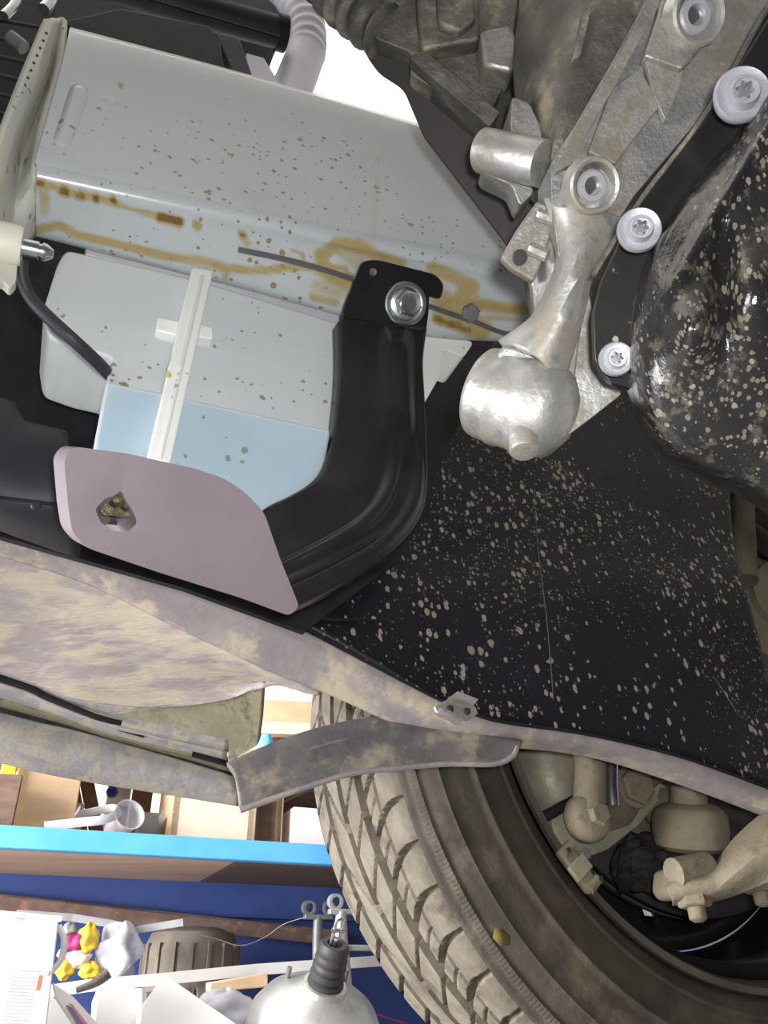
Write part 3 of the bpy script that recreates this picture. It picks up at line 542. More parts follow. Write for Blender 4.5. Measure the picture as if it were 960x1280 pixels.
# ---- aluminium flange rail with bolts
ar = thing('aluminium_mount', 'bright cast aluminium mounting arm running diagonally to a rounded boss', 'mount', W(740, 240, .37))
pod('flange_bar', [(822, -40), (985, -40), (958, 8), (915, 83), (868, 156), (793, 244), (727, 348), (700, 330), (690, 260), (688, 205), (718, 158), (764, 79), (805, 5)], .362, .03, M['alu'], ar, .004, 3)
pod('raised_land', [(808, 6), (822, 10), (770, 105), (735, 165), (715, 205), (694, 215), (720, 160), (766, 82)], .357, .012, M['alu'], ar, .003, 2)
pod('step_block', [(840, -40), (905, -40), (900, 30), (866, 72), (852, 86), (806, 70), (822, 20)], .3535, .02, M['alu'], ar, .005, 3)
pod('step_wedge', [(806, 72), (854, 86), (850, 108), (832, 150), (818, 120)], .357, .02, M['alu'], ar, .004, 2)
pod('pocket_land', [(764, 110), (800, 84), (826, 132), (788, 180), (770, 205), (735, 190)], .359, .01, M['alu'], ar, .003, 3)
pod('bolt_pad', [(700, 238), (716, 206), (752, 198), (776, 208), (768, 240), (752, 262), (722, 268)], .3535, .02, M['alubright'], ar, .005, 8)
nax = -(FW*0.93 + UPV*0.25 - RT*0.25).normalized()
def socket(px, py, d, r, parent):
    c = W(px, py, d)
    lathe('bolt_recess', [(r*1.02, -.004), (r, .0035), (r*.92, .0045), (r*.80, .004), (r*.74, .0005), (r*.72, -.003)], c, nax, M['alubright'], parent, n=36, close=False)
    lathe('recess_floor', [(r*.76, -.002), (r*.7, -.0018)], c, nax, M['aludark'], parent, n=24)
for nm, x, y, d, r, lb_ in (('socket_bolt', 739, 233, .3525, .0115, 'dirty hex socket bolt in lower recess of aluminium mounting arm'), ('socket_bolt', 868, 20, .3525, .0125, 'dirty hex socket bolt in upper recess of aluminium mounting arm')):
    socket(x, y, d, r, ar)
    bt = thing(nm, lb_, 'bolt', W(x, y, d), 'socket bolts in the aluminium mount')
    c = W(x, y, d)
    lathe('bolt_head', [(r*.60, -.003), (r*.60, .0008), (r*.52, .0018), (r*.34, .0018), (r*.30, -.001)], c, nax, M['steel'], bt, n=24, star=None)
    lathe('hex_socket', [(r*.34, -.0008), (r*.33, -.0002)], c, nax, M['zinc'], bt, n=6, smooth=False)
pod('side_tab', [(626, 322), (645, 288), (672, 250), (690, 258), (688, 300), (668, 352), (640, 336)], .372, .006, M['alu'], ar, .0015, 5)
lathe('tab_bore', [(0.0036, 0), (0.0032, .0005)], W(650, 322, .3712), nax, M['plate'], ar, n=20)
tube('tab_fold', [W(662, 310, .370), W(684, 320, .368)], .003, M['alu'], ar, n=8)
tube('tab_fold', [W(672, 268, .370), W(696, 276, .368)], .003, M['alu'], ar, n=8)
# arm going down to the boss
armrows = [[W(688, 246, .368), W(703, 290, .367), W(706, 325, .368), W(694, 362, .371), W(670, 404, .375), W(628, 434, .38)],
           [W(712, 262, .3605), W(718, 290, .359), W(715, 325, .358), W(704, 364, .359), W(684, 405, .362), W(652, 438, .366)],
           [W(745, 268, .3605), W(736, 298, .3585), (W(722, 335, .3565)), W(711, 374, .357), W(694, 416, .359), W(674, 450, .362)],
           [W(778, 275, .364), W(752, 310, .364), W(731, 345, .366), W(722, 384, .366), W(710, 430, .367), W(696, 480, .368)]]
loft('mount_arm', armrows, 40, 24, M['alubright'], ar, solid=0.008)
loft('arm_left_wall', [[W(664, 352, .385), W(668, 400, .386), W(650, 425, .386), W(628, 434, .386)], [W(690, 300, .372), W(700, 350, .37), (W(688, 400, .37)), W(650, 436, .37)]], 20, 6, M['alu'], ar, solid=0.004)
pod('arm_gusset', [(727, 344), (738, 372), (744, 410), (742, 455), (778, 492), (740, 522), (700, 552), (672, 556), (686, 470), (706, 400)], .3715, .012, M['alubright'], ar, .003, 5)
tube('gusset_ridge', [W(728, 350, .367), W(722, 395, .368), W(715, 450, .368), W(706, 520, .369)], .0022, M['alubright'], ar, n=8, res=16)
b0, b1 = W(604, 490, .388), W(712, 524, .366); bx_ = (b1-b0).normalized(); bl = (b1-b0).length
lathe('boss', [(0.004, -0.0006), (0.0195, -0.0004), (0.0206, 0.0006), (0.0212, 0.003), (0.0214, 0.009), (0.0222, .0105), (0.0222, bl*.30), (.0215, bl*.34), (.0215, bl*.5), (.0225, bl*.54), (0.0220, bl*.68), (0.0195, bl*.86), (0.012, bl*.98), (.004, bl*1.02)], b0, bx_, M['alubright'], ar, n=44)
pod('boss_shoulder', [(630, 431), (700, 452), (712, 475), (690, 486), (632, 462), (622, 442)], .368, .02, M['alubright'], ar, .007, 5)
sx = -(FW*.55+UPV*.75).normalized()
lathe('boss_stud', [(0.0066, -0.014), (0.0066, 0.001), (0.0058, .0022), (.003, .0026)], W(655, 560, .358), sx, M['alubright'], ar, n=28)
# ---- oil pan
op = thing('oil_pan', 'glossy black steel oil pan crusted with dried mud at right', 'oil pan', W(870, 380, .33))
pod('pan_flange', [(1010, -60), (970, 10), (928, 78), (874, 160), (800, 250), (752, 352), (742, 395), (744, 452), (762, 478), (800, 488), (1000, 400)], .338, .005, M['panfl'], op, .0015, 8)
BO = [(1040, -30), (985, 60), (930, 152), (880, 214), (842, 262), (815, 310), (795, 370), (785, 430), (788, 485), (803, 530), (832, 568), (876, 594), (918, 612), (960, 636), (1040, 690)]
CX, CY = 1000, 390
def ring(s, d): return [W(CX+(x-CX)*s, CY+(y-CY)*s, d) for x, y in BO]
def panfn(p, u, v):
    x, y, d = PX(p)
    g = 0.016*math.exp(-(((x-868)/32)**2+((y-408)/42)**2))
    g += 0.010*math.exp(-(((x-945)/40)**2+((y-360)/60)**2))
    g -= 0.010*math.exp(-(((x-905)/14)**2+((y-350)/70)**2))
    # long ridges up the wall
    q = (x-860)*0.86+(y-250)*0.5
    g += 0.004*math.exp(-((q+6)/9)**2)*(1 if y < 420 else math.exp(-((y-420)/40)**2))
    g += 0.004*math.exp(-((q-38)/10)**2)*(1 if y < 330 else math.exp(-((y-330)/40)**2))
    return p-(p-CAM).normalized()*g
loft('pan_body', [ring(1.02, .352), ring(1.0, .336), ring(.95, .314), ring(.80, .302), ring(.55, .296), ring(.3, .29), ring(.02, .288)], 90, 80, M['pan'], op, solid=0, fn=panfn)
# pan continues out of frame to the right
def torx(px, py, d, r, label, ax_=None):
    t = thing('torx_bolt', label, 'bolt', W(px, py, d), 'torx bolts of the oil pan')
    a = ax_ or -(FW*0.96 + UPV*0.18 - RT*0.05).normalized(); a = -(FW*.95+UPV*.05+RT*.12).normalized() if ax_ is None else ax_
    c = W(px, py, d)
    lathe('bolt_flange', [(r*.9, -.004), (r, -.0005), (r, .0010), (r*.93, .0022), (r*.80, .0018), (r*.62, .0016), (r*.55, .0046), (r*.50, .0056), (r*.42, .0056), (r*.40, .0050)], c, a, M['boltgrey'], t, n=40, close=False)
    lathe('torx_socket', [(r*.42, .0051), (r*.29, .0050), (r*.27, .0005), (r*.05, .0003)], c, a, M['boltgrey'], t, n=48, star={1: .2, 2: .2}, close=False)
    lathe('socket_pit_shade', [(r*.25, .0009), (r*.03, .001)], c, a, M['steeld'], t, n=48, star={0: .2})  # darker steel paints the shade at the bottom of the star hole
    return t
torx(927, 119, .318, .0104, 'large grey torx flange bolt nearest the top right corner')
torx(799, 288, .324, .0085, 'grey torx flange bolt beside the lower aluminium recess')
torx(770, 449, .330, .0068, 'grey torx flange bolt half hidden by the oil pan, beside the boss')
tube('pan_seam', [W(1000, -40, .334), W(954, 20, .334), W(914, 92, .334), W(866, 165, .334), W(800, 252, .334), W(742, 345, .334)], 0.0011, M['aludark'], op, n=6, res=40)
# ==================================================================  WHEEL
WC = CAM + RT*0.2761 - UPV*0.1639 + FW*0.7059
AX = (RT*-0.3679 - UPV*0.4610 + FW*0.8075).normalized()
wh = thing('car_tyre', 'dusty black steel front wheel with worn patterned tyre', 'wheel', WC)
E1 = UP - AX*UP.dot(AX); E1.normalize(); E2 = AX.cross(E1)
def wp(ang, r, off): return WC + (E1*math.cos(ang)+E2*math.sin(ang))*r + AX*off
TW = 0.172; RT_ = 0.305; NA = 2304; NB = 110; PITCHES = 62
def sst(x, w): return max(0., min(1., (w-abs(x))/0.0012+0.5)) if w > 0 else 0
vs_, dv = [], []
for j in range(NB):
    o = -0.004+(TW+0.008)*j/(NB-1)
    s = o/TW
    crown = -0.0035*((s-.5)*2)**2 - 0.016*max(0, (abs(s-.5)-.44)/.08)**2
    for i in range(NA):
        an = 2*math.pi*i/NA; ph = (an*PITCHES/(2*math.pi)); arc = an*RT_
        cell = 2*math.pi*RT_/PITCHES
        dep = 0
        for go, gw in ((0.056, .0052), (0.095, .0040), (0.130, .0034)): dep = max(dep, 0.0085*sst(o-go, gw))
        dep = max(dep, 0.0030*sst(o-0.030, .0012))
        if o < 0.056:   # curved lateral grooves and half sipes on the inner shoulder
            bend = -0.85*(1-max(0, o/0.056)**2)
            f1 = ((ph+bend) % 1)-0.5; wd = 0.0010+0.0018*(1-abs(o-0.034)/0.038)
            dep = max(dep, 0.0070*sst(f1*cell, max(.0012, wd))*(1 if o > 0.006 else max(0, (o+.004)/.010)))
            f2 = ((ph+0.5+bend) % 1)-0.5
            if o > 0.031: dep = max(dep, 0.003*sst(f2*cell, .0008))
        elif o < 0.095:
            f1 = ((ph+(o-.056)*26) % 1)-0.5; dep = max(dep, 0.004*sst(f1*cell, .0016))
        elif o < .130:
            f1 = ((ph*0.5-(o-.095)*22) % 1)-0.5; dep = max(dep, 0.0045*sst(f1*cell*2, .003))
        else:
            f1 = ((ph+(o-.13)*18) % 1)-0.5; dep = max(dep, 0.0045*sst(f1*cell, .002))
        vs_.append(wp(an, RT_+crown-dep, o))
fs = [[j*NA+i, j*NA+(i+1) % NA, (j+1)*NA+(i+1) % NA, (j+1)*NA+i] for j in range(NB-1) for i in range(NA)]
build('tread', vs_, fs, M['rubber'], wh, angle=50)
def ringmesh(name, prof, m, parent, n=220, mod=None, **k):
    vs_ = []
    for j, (r, o) in enumerate(prof):
        for i in range(n):
            an = 2*math.pi*i/n; rr = r + (mod(j, an) if mod else 0); vs_.append(wp(an, rr, o))
    fs = [[j*n+i, j*n+(i+1) % n, (j+1)*n+(i+1) % n, (j+1)*n+i] for j in range(len(prof)-1) for i in range(n)]
    return build(name, vs_, fs, m, parent, **k)
SW = [(.2985, -.002), (.2965, -.005), (.2955, -.0052), (.294, -.0075), (.2895, -.0115), (.2885, -.0105), (.284, -.0135), (.280, -.0160), (.277, -.0170), (.2755, -.0182), (.274, -.0172), (.265, -.0195), (.256, -.0205), (.2525, -.0205), (.2515, -.0222), (.2500, -.0222), (.249, -.0204),
      (.240, -.0190), (.230, -.0160), (.2265, -.0145), (.2255, -.0155), (.2235, -.0150), (.2225, -.0130), (.216, -.009), (.212, -.004), (.208, .002)]
sw_ = ringmesh('sidewall', SW, M['side'], wh, angle=60)
ringmesh('shoulder_serration', [(.2940, -.0080), (.2935, -.0092), (.2898, -.0122), (.2892, -.0115)], M['side'], sw_, n=2520, mod=lambda j, a: 0.00025*math.sin(a*630) if j in (1, 2) else 0)
ringmesh('outer_sidewall', [(.2985, TW+.002), (.285, TW+.016), (.255, TW+.024), (.225, TW+.018), (.208, TW)], M['side'], wh, n=120)
ringmesh('rim_lip', [(.211, -.006), (.2105, -.010), (.206, -.0105), (.2035, -.006), (.203, .002), (.200, .010)], M['rimdust'], wh)
ringmesh('rim_barrel', [(.2005, .008), (.197, .022), (.188, .030), (.186, .075), (.180, .085), (.178, .13), (.19, .15), (.20, .165), (.206, .17)], M['rim'], wh)
# wheel disc with vent holes
dn, rads = 180, [.06, .075, .10, .118, .135, .152, .165, .178]
vs_ = []
for r in rads:
    for i in range(dn): vs_.append(wp(2*math.pi*i/dn, r, .105+0.02*math.exp(-((r-.13)/.03)**2)))
fs = []
for j in range(len(rads)-1):
    for i in range(dn):
        if j == 4 and (i % 18) < 2: continue
        fs.append([j*dn+i, j*dn+(i+1) % dn, (j+1)*dn+(i+1) % dn, (j+1)*dn+i])
build('wheel_disc', vs_, fs, M['rim'], wh, solid=0.003)
# yellow chalk mark, flat on the sidewall
def wang(px, py):
    r = ray(px, py); t = ((WC+AX*-0.02)-CAM).dot(AX)/r.dot(AX); p = CAM+r*t-WC; return math.atan2(p.dot(E2), p.dot(E1)), (p-AX*p.dot(AX)).length
am, rm = wang(626, 1172)
build('chalk_mark', [wp(am+a*.006/.25, rm+b*.0055, -.0208) for a, b in ((-1, -.3), (-.5, -1), (.4, -.8), (1, 0), (.5, .9), (-.4, .7))], [[0, 1, 2, 3, 4, 5]], M['yellowmark'], sw_, solid=.0006)
# balance weight clipped on rim lip
aw, _ = wang(714, 1100)
bw = thing('balance_weight', 'grey clip-on balance weight on the inner rim lip', 'weight', wp(aw, .206, -.012))
def wdir(an): return E1*math.cos(an)+E2*math.sin(an), -E1*math.sin(an)+E2*math.cos(an)
rd, tg = wdir(aw)
obox('weight_body', wp(aw, .2085, -.0135), tg, rd, AX, .034, .012, .008, M['dust'], bw, bevel=.002)
obox('weight_clip', wp(aw, .208, -.0165), tg, rd, AX, .012, .017, .004, M['knuckle'], bw, bevel=.001)
for s in (-1, 1):
    tube('weight_loop', [wp(aw, .2125, -.016)+tg*s*.014, wp(aw, .2015, -.016)+tg*s*.014], .0038, M['dust'], bw, n=12)
    lathe('loop_hole', [(.002, 0), (.0018, .0004)], wp(aw, .205+s*.0035, -.0195)+tg*s*.014, -AX, M['plate'], bw, n=10)
# ---- brake and suspension seen through the liner opening, depth along the wheel axis
def WO(px, py, off):
    r = ray(px, py); t = ((WC+AX*off)-CAM).dot(AX)/r.dot(AX); return CAM+r*t
bd = thing('brake_disc', 'dark brake disc shield ring inside the wheel', 'brake disc', WC+AX*.06)
ringmesh('disc_ring', [(.118, .060), (.155, .060), (.158, .063), (.158, .068), (.155, .070), (.118, .070), (.118, .060)], M['rimdust'], bd, n=96)
ringmesh('dust_shield', [(.05, .042), (.10, .044), (.148, .050), (.156, .054), (.157, .058)], M['plate'], bd, n=96, solid=.002)
cal = thing('brake_caliper', 'grimy grey cast brake caliper at top of wheel opening', 'caliper', WO(690, 990, .03))
loft('caliper_body', [[WO(648, 930, .03), WO(660, 980, .02), WO(690, 1030, .02)], [WO(680, 915, .005), WO(690, 975, .0), WO(712, 1022, .005)], [WO(722, 905, .01), WO(728, 970, .008), WO(735, 1020, .01)]], 20, 20, M['knuckle'], cal, solid=.015)
plate('caliper_foot', [WO(x, y, .012) for x, y in rc([(686, 1030), (712, 1044), (770, 1036), (776, 1016), (820, 975), (836, 985), (800, 1030), (760, 1062), (738, 1070), (712, 1062), (690, 1046)], 5)], .02, M['knuckle'], cal, bevel=.004)
plate('foot_lip', [WO(x, y, .006) for x, y in rc([(710, 1056), (740, 1060), (738, 1074), (716, 1070)], 3)], .015, M['alubright'], cal, bevel=.002)
tube('bleed_pipe', [WO(672, 1024, .0), WO(690, 1016, -.004), WO(716, 1000, -.004)], .004, M['blackp'], cal, n=10, res=10)
lk = thing('stabiliser_link', 'dust coated stabiliser link with round ball end', 'link', WO(735, 1000, -.02))
tube('link_rod', [WO(736, 900, -.02), WO(737, 960, -.02), WO(737, 1020, -.02)], lambda t: .0125-.001*math.sin(t*3), M['dust'], lk, n=20, res=14)
lathe('ball_end', [(.011, -.014), (.0165, -.006), (.0165, .002), (.0145, .007), (.011, .009)], WO(736, 1022, -.02), -AX, M['dust'], lk, n=32)
lathe('ball_nut', [(.0085, .0085), (.0085, .012), (.007, .014)], WO(738, 1020, -.02), -AX, M['dust'], lk, n=6, smooth=False)
lathe('ball_collar', [(.018, -.018), (.0175, -.012), (.012, -.010)], WO(727, 1028, -.01), -AX, M['knuckle'], lk, n=28)
kn = thing('steering_knuckle', 'grey steel knuckle plate with slot and large hex bolt', 'knuckle', WO(790, 980, .0))
plate('knuckle_plate', [WO(x, y, -.002) for x, y in rc([(752, 930), (860, 925), (850, 960), (812, 990), (790, 1030), (760, 1040), (748, 1000)], 6)], .018, M['dustdark'], kn, bevel=.003)
tube('bright_slot', [WO(764, 948, -.010), WO(764, 985, -.010), WO(766, 1008, -.010)], .0055, M['zinc'], kn, n=16, res=8)
lathe('knuckle_bolt', [(.0145, -.004), (.0145, .004), (.0125, .0055)], WO(795, 982, -.006), -AX, M['dust'], kn, n=6, smooth=False)
lathe('bolt_washer', [(.0165, -.004), (.0165, .000)], WO(795, 982, -.006), -AX, M['dust'], kn, n=28)
bj = thing('tie_rod_end', 'dust coated tie rod end with capped joint in the wheel opening', 'tie rod', WO(870, 1030, -.01))
upj = (UP*.9+AX*-.25+REAR*-.08).normalized()
jc = WO(864, 1056, -.005)
lathe('joint_cup', [(.020, -.004), (.027, .0), (.028, .012), (.027, .022), (.024, .026)], jc, upj, M['dust'], bj, n=36)
lathe('joint_cap', [(.024, .026), (.021, .028), (.014, .030), (.0135, .040), (.012, .042)], jc, upj, M['dust'], bj, n=28)
tube('joint_arm', [WO(850, 1020, .02), WO(830, 1000, .02), WO(800, 1010, .03)], .013, M['dustdark'], bj, n=14, res=8)
plate('joint_plate', [WO(x, y, .03) for x, y in rc([(775, 1000), (840, 960), (930, 980), (945, 1060), (860, 1075), (800, 1050)], 8)], .02, M['dustdark'], bj, bevel=.004)
so = thing('rubber_bellows', 'sooty black crumbling rubber boot below the caliper', 'rubber boot', WO(800, 1080, .02))
loft('boot_mass', [[WO(772, 1068, .03), WO(790, 1045, .02), WO(830, 1050, .02), WO(850, 1070, .03)], [WO(768, 1090, .022), WO(790, 1075, .0), WO(830, 1078, .0), WO(850, 1090, .02)], [WO(775, 1112, .035), WO(795, 1110, .02), WO(825, 1115, .02), WO(850, 1112, .035)]], 40, 30, M['soot_and_shade'], so, solid=.004,
     fn=lambda p, u, v: p+V((math.sin(u*40+v*9), math.sin(v*37+2), math.sin(u*31+v*23)))*.0018)
ts = plate('rear_dark_bracket', [WO(x, y, .01) for x, y in rc([(885, 1000), (945, 985), (990, 1000), (960, 1040), (915, 1050), (892, 1030)], 5)], .02, M['soot_and_shade'], None, bevel=.003); tag(ts, 'sooty black bracket between tie rod end and control arm', 'bracket')
ca = thing('control_arm', 'beige dust coated lower control arm entering from the right edge', 'control arm', WO(920, 1080, -.05))
loft('arm_body', [[WO(1010, 990, -.08), WO(962, 1018, -.07), WO(925, 1050, -.06), WO(890, 1092, -.05), WO(850, 1100, -.045), WO(836, 1114, -.04)], [WO(1010, 1040, -.095), WO(970, 1055, -.09), WO(930, 1080, -.08), WO(895, 1104, -.065), WO(860, 1110, -.055), WO(838, 1118, -.045)],
    [WO(1010, 1105, -.09), WO(965, 1100, -.08), WO(940, 1106, -.07), WO(900, 1118, -.055), WO(865, 1124, -.045), WO(840, 1124, -.035)]], 40, 20, M['dust'], ca, solid=.008)
plate('arm_foot', [WO(x, y, -.04) for x, y in rc([(838, 1086), (872, 1076), (900, 1084), (905, 1110), (880, 1124), (845, 1124), (836, 1112)], 6)], .02, M['dust'], ca, bevel=.006)
tube('arm_bush', [WO(842, 1092, -.05), WO(884, 1084, -.05)], .010, M['dust'], ca, n=16)
dnj = -(UP*.95+AX*.1).normalized()
for x, y in ((867, 1122), (948, 1104)):
    lathe('arm_nut', [(.011, -.004), (.011, .005), (.0095, .006)], WO(x, y, -.05), dnj, M['dust'], ca, n=6, smooth=False)
    lathe('arm_stud', [(.0058, .004), (.0058, .013), (.003, .015)], WO(x, y, -.05), dnj, M['dust'], ca, n=16)
dvs = thing('drive_shaft', 'beige dusty drive shaft joint behind the right edge of the shield', 'drive shaft', WO(950, 730, .0))
tube('vertical_strut', [WO(926, 590, -.01), WO(927, 660, -.01), WO(930, 726, -.01)], .0125, M['dustdark'], dvs, n=18)
lathe('joint_disc', [(.02, -.03), (.062, -.02), (.064, -.005), (.058, .002), (.040, .004), (.038, .012), (.02, .014)], WO(985, 748, .01), (-AX+REAR*-.35).normalized(), M['dust'], dvs, n=48)
plate('knuckle_upper', [WO(x, y, .04) for x, y in rc([(895, 560), (1010, 560), (1010, 900), (960, 840), (930, 760), (905, 660)], 6)], .02, M['dustdark'], dvs, bevel=.004)
plate('dark_slot', [WO(x, y, .035) for x, y in rc([(938, 676), (1000, 676), (1000, 692), (938, 692)], 3)], .004, M['soot_and_shade'], dvs)
# ==================================================================  BACKGROUND: shelving along the wall
SL = 1.60
sf = thing('storage_shelf', 'blue metal storage shelf with brown plywood boards along the wall', 'shelf', CL(200, 1070, SL+.17))
z1 = CL(200, 1043, SL).z; zb = CL(200, 1070, SL).z
x0, x1 = -1.25, 1.3
def SP(rear, lat, z): return V((CAM.x, CAM.y, 0))+REAR*rear+LAT*lat+UP*z
obox('front_beam', SP(.0, SL+.012, (z1+zb)/2), REAR, LAT, UP, 2.6, .024, z1-zb, M['bluepaint'], sf, bevel=.002)
obox('board', SP(-.46, SL+.195, zb+.010), REAR, LAT, UP, 1.64, .34, .018, M['ply'], sf)
obox('board', SP(.83, SL+.195, zb+.010), REAR, LAT, UP, .93, .34, .018, M['plydark'], sf)
obox('back_beam', SP(.0, SL+.377, zb-.02), REAR, LAT, UP, 2.6, .02, .09, M['navy'], sf)
obox('back_panel', SP(.0, SL+.40, zb-.30), REAR, LAT, UP, 2.6, .012, .60, M['navy'], sf)
zl = CAM.z-.075
obox('lower_board', SP(.0, SL+.20, zl-.012), REAR, LAT, UP, 2.6, .38, .024, M['ply'], sf)
for r in (x0, x1):
    for l in (SL+.012, SL+.38): obox('upright', SP(r, l, .85), REAR, LAT, UP, .04, .03, 1.7, M['bluepaint'], sf)
wkb = thing('work_bench', 'wooden workbench top carrying the booster, canister and cartons', 'bench', SP(.3, 1.36, 0))
obox('bench_top', SP(.3, 1.36, CAM.z-.20), REAR, LAT, UP, 1.6, .42, .03, M['ply'], wkb, bevel=.002)
for r in (-.45, 1.05):
    for l in (1.19, 1.53): obox('bench_leg', SP(r, l, (CAM.z-.215)/2), REAR, LAT, UP, .05, .05, CAM.z-.215, M['wooddark'], wkb)
# things on the upper shelf
def onshelf(name, px0, px1, pytop, lat, depth, m, label, cat, lean=0, bevel=.002, base=None, group=None, zt=None):
    a, b = CL(px0, 1030, lat), CL(px1, 1030, lat); w = (b-a).dot(REAR); c = (a+b)/2
    zb_ = base if base is not None else z1; top = CL((px0+px1)/2, pytop, lat).z if zt is None else zt; h = top-zb_
    r = Matrix.Rotation(lean, 3, LAT); ux, uz = r @ REAR, r @ UP
    cc = V((c.x, c.y, zb_))+uz*(h/2)+LAT*(depth/2)
    o = obox(name, cc, ux, LAT, uz, w, depth, h, m, None, bevel=bevel); return tag(o, label, cat, group)
zs = z1-.004   # top of plywood
onshelf('wooden_crate', 8, 92, 925, 1.72, .16, M['wood'], 'pale wooden box standing at left end of blue shelf', 'box', base=zs)
onshelf('wood_plank', -30, 16, 966, 1.64, .05, M['wooddark'], 'dark brown plank at far left edge above the blue shelf', 'plank', base=zs)
onshelf('yellow_packet', -14, 6, 940, 1.70, .01, M['yellow'], 'yellow printed packet edge at far left above the shelf', 'packet', base=zs)
for i, (a, b, ln) in enumerate(((108, 122, -.35), (126, 142, -.35))):
    onshelf('leaning_slat', a, b, 930, 1.888, .03, M['wooddark'], ['dark wooden slat leaning beside the pale box, left of its pair', 'dark wooden slat leaning beside the pale box, right of its pair'][i], 'slat', lean=ln, base=zs, group='leaning slats on shelf')
onshelf('brown_board', 162, 186, 930, 1.90, .04, M['wooddark'], 'upright brown board behind the clear measuring cup', 'board', base=zs)
onshelf('printed_sack', 128, 158, 930, 1.94, .02, M['white'], 'white sack with blue print behind the leaning slats', 'sack', base=zs)
sk = bpy.context.scene.collection.objects['printed_sack']
lathe('printed_ring', [(.012, 0), (.012, .001), (.0075, .001), (.0075, 0)], CL(140, 990, 1.939), -LAT, M['blueprint'], sk, n=28)
onshelf('small_block', 85, 102, 1003, 1.82, .06, M['wood'], 'small wooden block behind the pale box on shelf', 'block', base=zs)
onshelf('grey_fitting', 180, 196, 985, 1.80, .05, M['steel'], 'grey bent metal fitting right of the brown board', 'fitting', lean=.4, base=zs)
onshelf('dark_bracket', 172, 198, 1015, 1.74, .04, M['steeld'], 'dark metal bracket lying right of the measuring cup', 'bracket', base=zs)
wb = thing('cream_crate', 'cream wooden crate in middle of blue shelf below the bumper', 'box', CL(270, 1035, 1.70))
def crate(parent, xa, xb, top, lat, dep, m, side, sm):
    a, b = CL(xa, 1030, lat), CL(xb, 1030, lat); t = CL((xa+xb)/2, top, lat).z; w = (b-a).dot(REAR); c = V((((a+b)/2).x, ((a+b)/2).y, (zs+t)/2))
    obox('panel', c+LAT*.008, REAR, LAT, UP, w, .016, t-zs, m, parent, bevel=.001)
    for s in (-1, 1): obox('corner_post', c+REAR*(s*(w/2-.006))+LAT*.0+LAT*dep/2, REAR, LAT, UP, .016, dep, t-zs+.004, side, parent, bevel=.001)
    obox('back_panel', c+LAT*dep, REAR, LAT, UP, w, .014, t-zs, sm, parent)
crate(wb, 214, 318, 960, 1.70, .18, M['woodlight'], M['wood'], M['wood'])
wb2 = thing('pine_box', 'brown and pale pine box end right of the cream crate', 'box', CL(340, 1040, 1.72))
crate(wb2, 319, 352, 980, 1.73, .16, M['wooddark'], M['wood'], M['wooddark'])
onshelf('white_carton', 366, 414, 1010, 1.72, .14, M['white'], 'white carton on blue shelf beside the tyre', 'carton', base=zs)
onshelf('dark_crate', 354, 440, 985, 1.86, .06, M['wooddark'], 'dark box behind the white carton beside the tyre', 'box', base=zs)
for k in range(2):
    w = tube('metal_rod', [CL(352+k*6, 1004-k*3, 1.80), CL(380+k*6, 990-k*4, 1.80), CL(420, 982-k*5, 1.82)], .0022, M['steel'], None, n=6)
    tag(w, ['lower thin grey metal rod above the white carton', 'upper thin grey metal rod above the white carton'][k], 'rod', 'thin rods above the carton')
# measuring cup
cu = thing('measuring_cup', 'clear plastic cup tipped on its side on blue shelf', 'cup', CL(160, 1020, 1.66))
c0 = CL(162, 1018, 1.655); cax = (-LAT*.80+REAR*.25+UP*.30).normalized()
lathe('cup_wall', [(.021, -.06), (.024, -.03), (.0275, 0), (.029, .001), (.0265, .0005), (.023, -.03), (.020, -.058)], c0, cax, M['clearpl'], cu, n=36, close=False)
lathe('cup_base', [(.021, -.061), (.019, -.0595)], c0, cax, M['clearpl'], cu, n=30)
bl_ = tube('plastic_band', [CL(55, 1033, 1.645), CL(100, 1028, 1.64), CL(132, 1024, 1.64), CL(150, 1014, 1.66), CL(140, 1010, 1.70), CL(110, 1016, 1.71), CL(96, 1018, 1.69), CL(98, 1012, 1.67)], .0085, M['greybelt'], None, n=8, res=50, up=UP, flat=.22)
tag(bl_, 'grey plastic band curled on the shelf left of the cup', 'band')
# boxes seen through the gap beside the deflector
for (xa, xb, ya, yb, lat, m, nm, lb_, ct) in ((326, 410, 874, 906, 1.75, 'wood', 'pine_board', 'pale pine board seen through the gap above the deflector', 'board'), (322, 410, 901, 916, 1.72, 'woodlight', 'grey_wood_ledge', 'greyish wooden ledge under the pine board above the deflector', 'ledge'),
                                      (340, 410, 912, 945, 1.76, 'wooddark', 'brown_plank', 'brown plank under the wooden ledge above the deflector', 'plank')):
    o = plate(nm, P2([(xa, ya), (xb, ya+4), (xb, yb+4), (xa, yb)], lat), .03, M[m], None, bevel=.001, away=LAT); tag(o, lb_, ct)
ub = thing('upper_shelf', 'upper blue shelf board carrying the pine boards', 'shelf', SP(.25, 1.9, CL(360, 945, 1.7).z))
obox('shelf_board', SP(.1, 1.85, CL(360, 950, 1.72).z), REAR, LAT, UP, 1.6, .3, .018, M['ply'], ub)
jr = lathe('blue_jar', [(.013, 0), (.015, .003), (.015, .022), (.010, .028), (.010, .034), (.008, .035)], CL(332, 940, 1.69), UP, M['bluepaint'], None, n=24); tag(jr, 'small blue plastic jar at left of the gap above the deflector', 'jar')
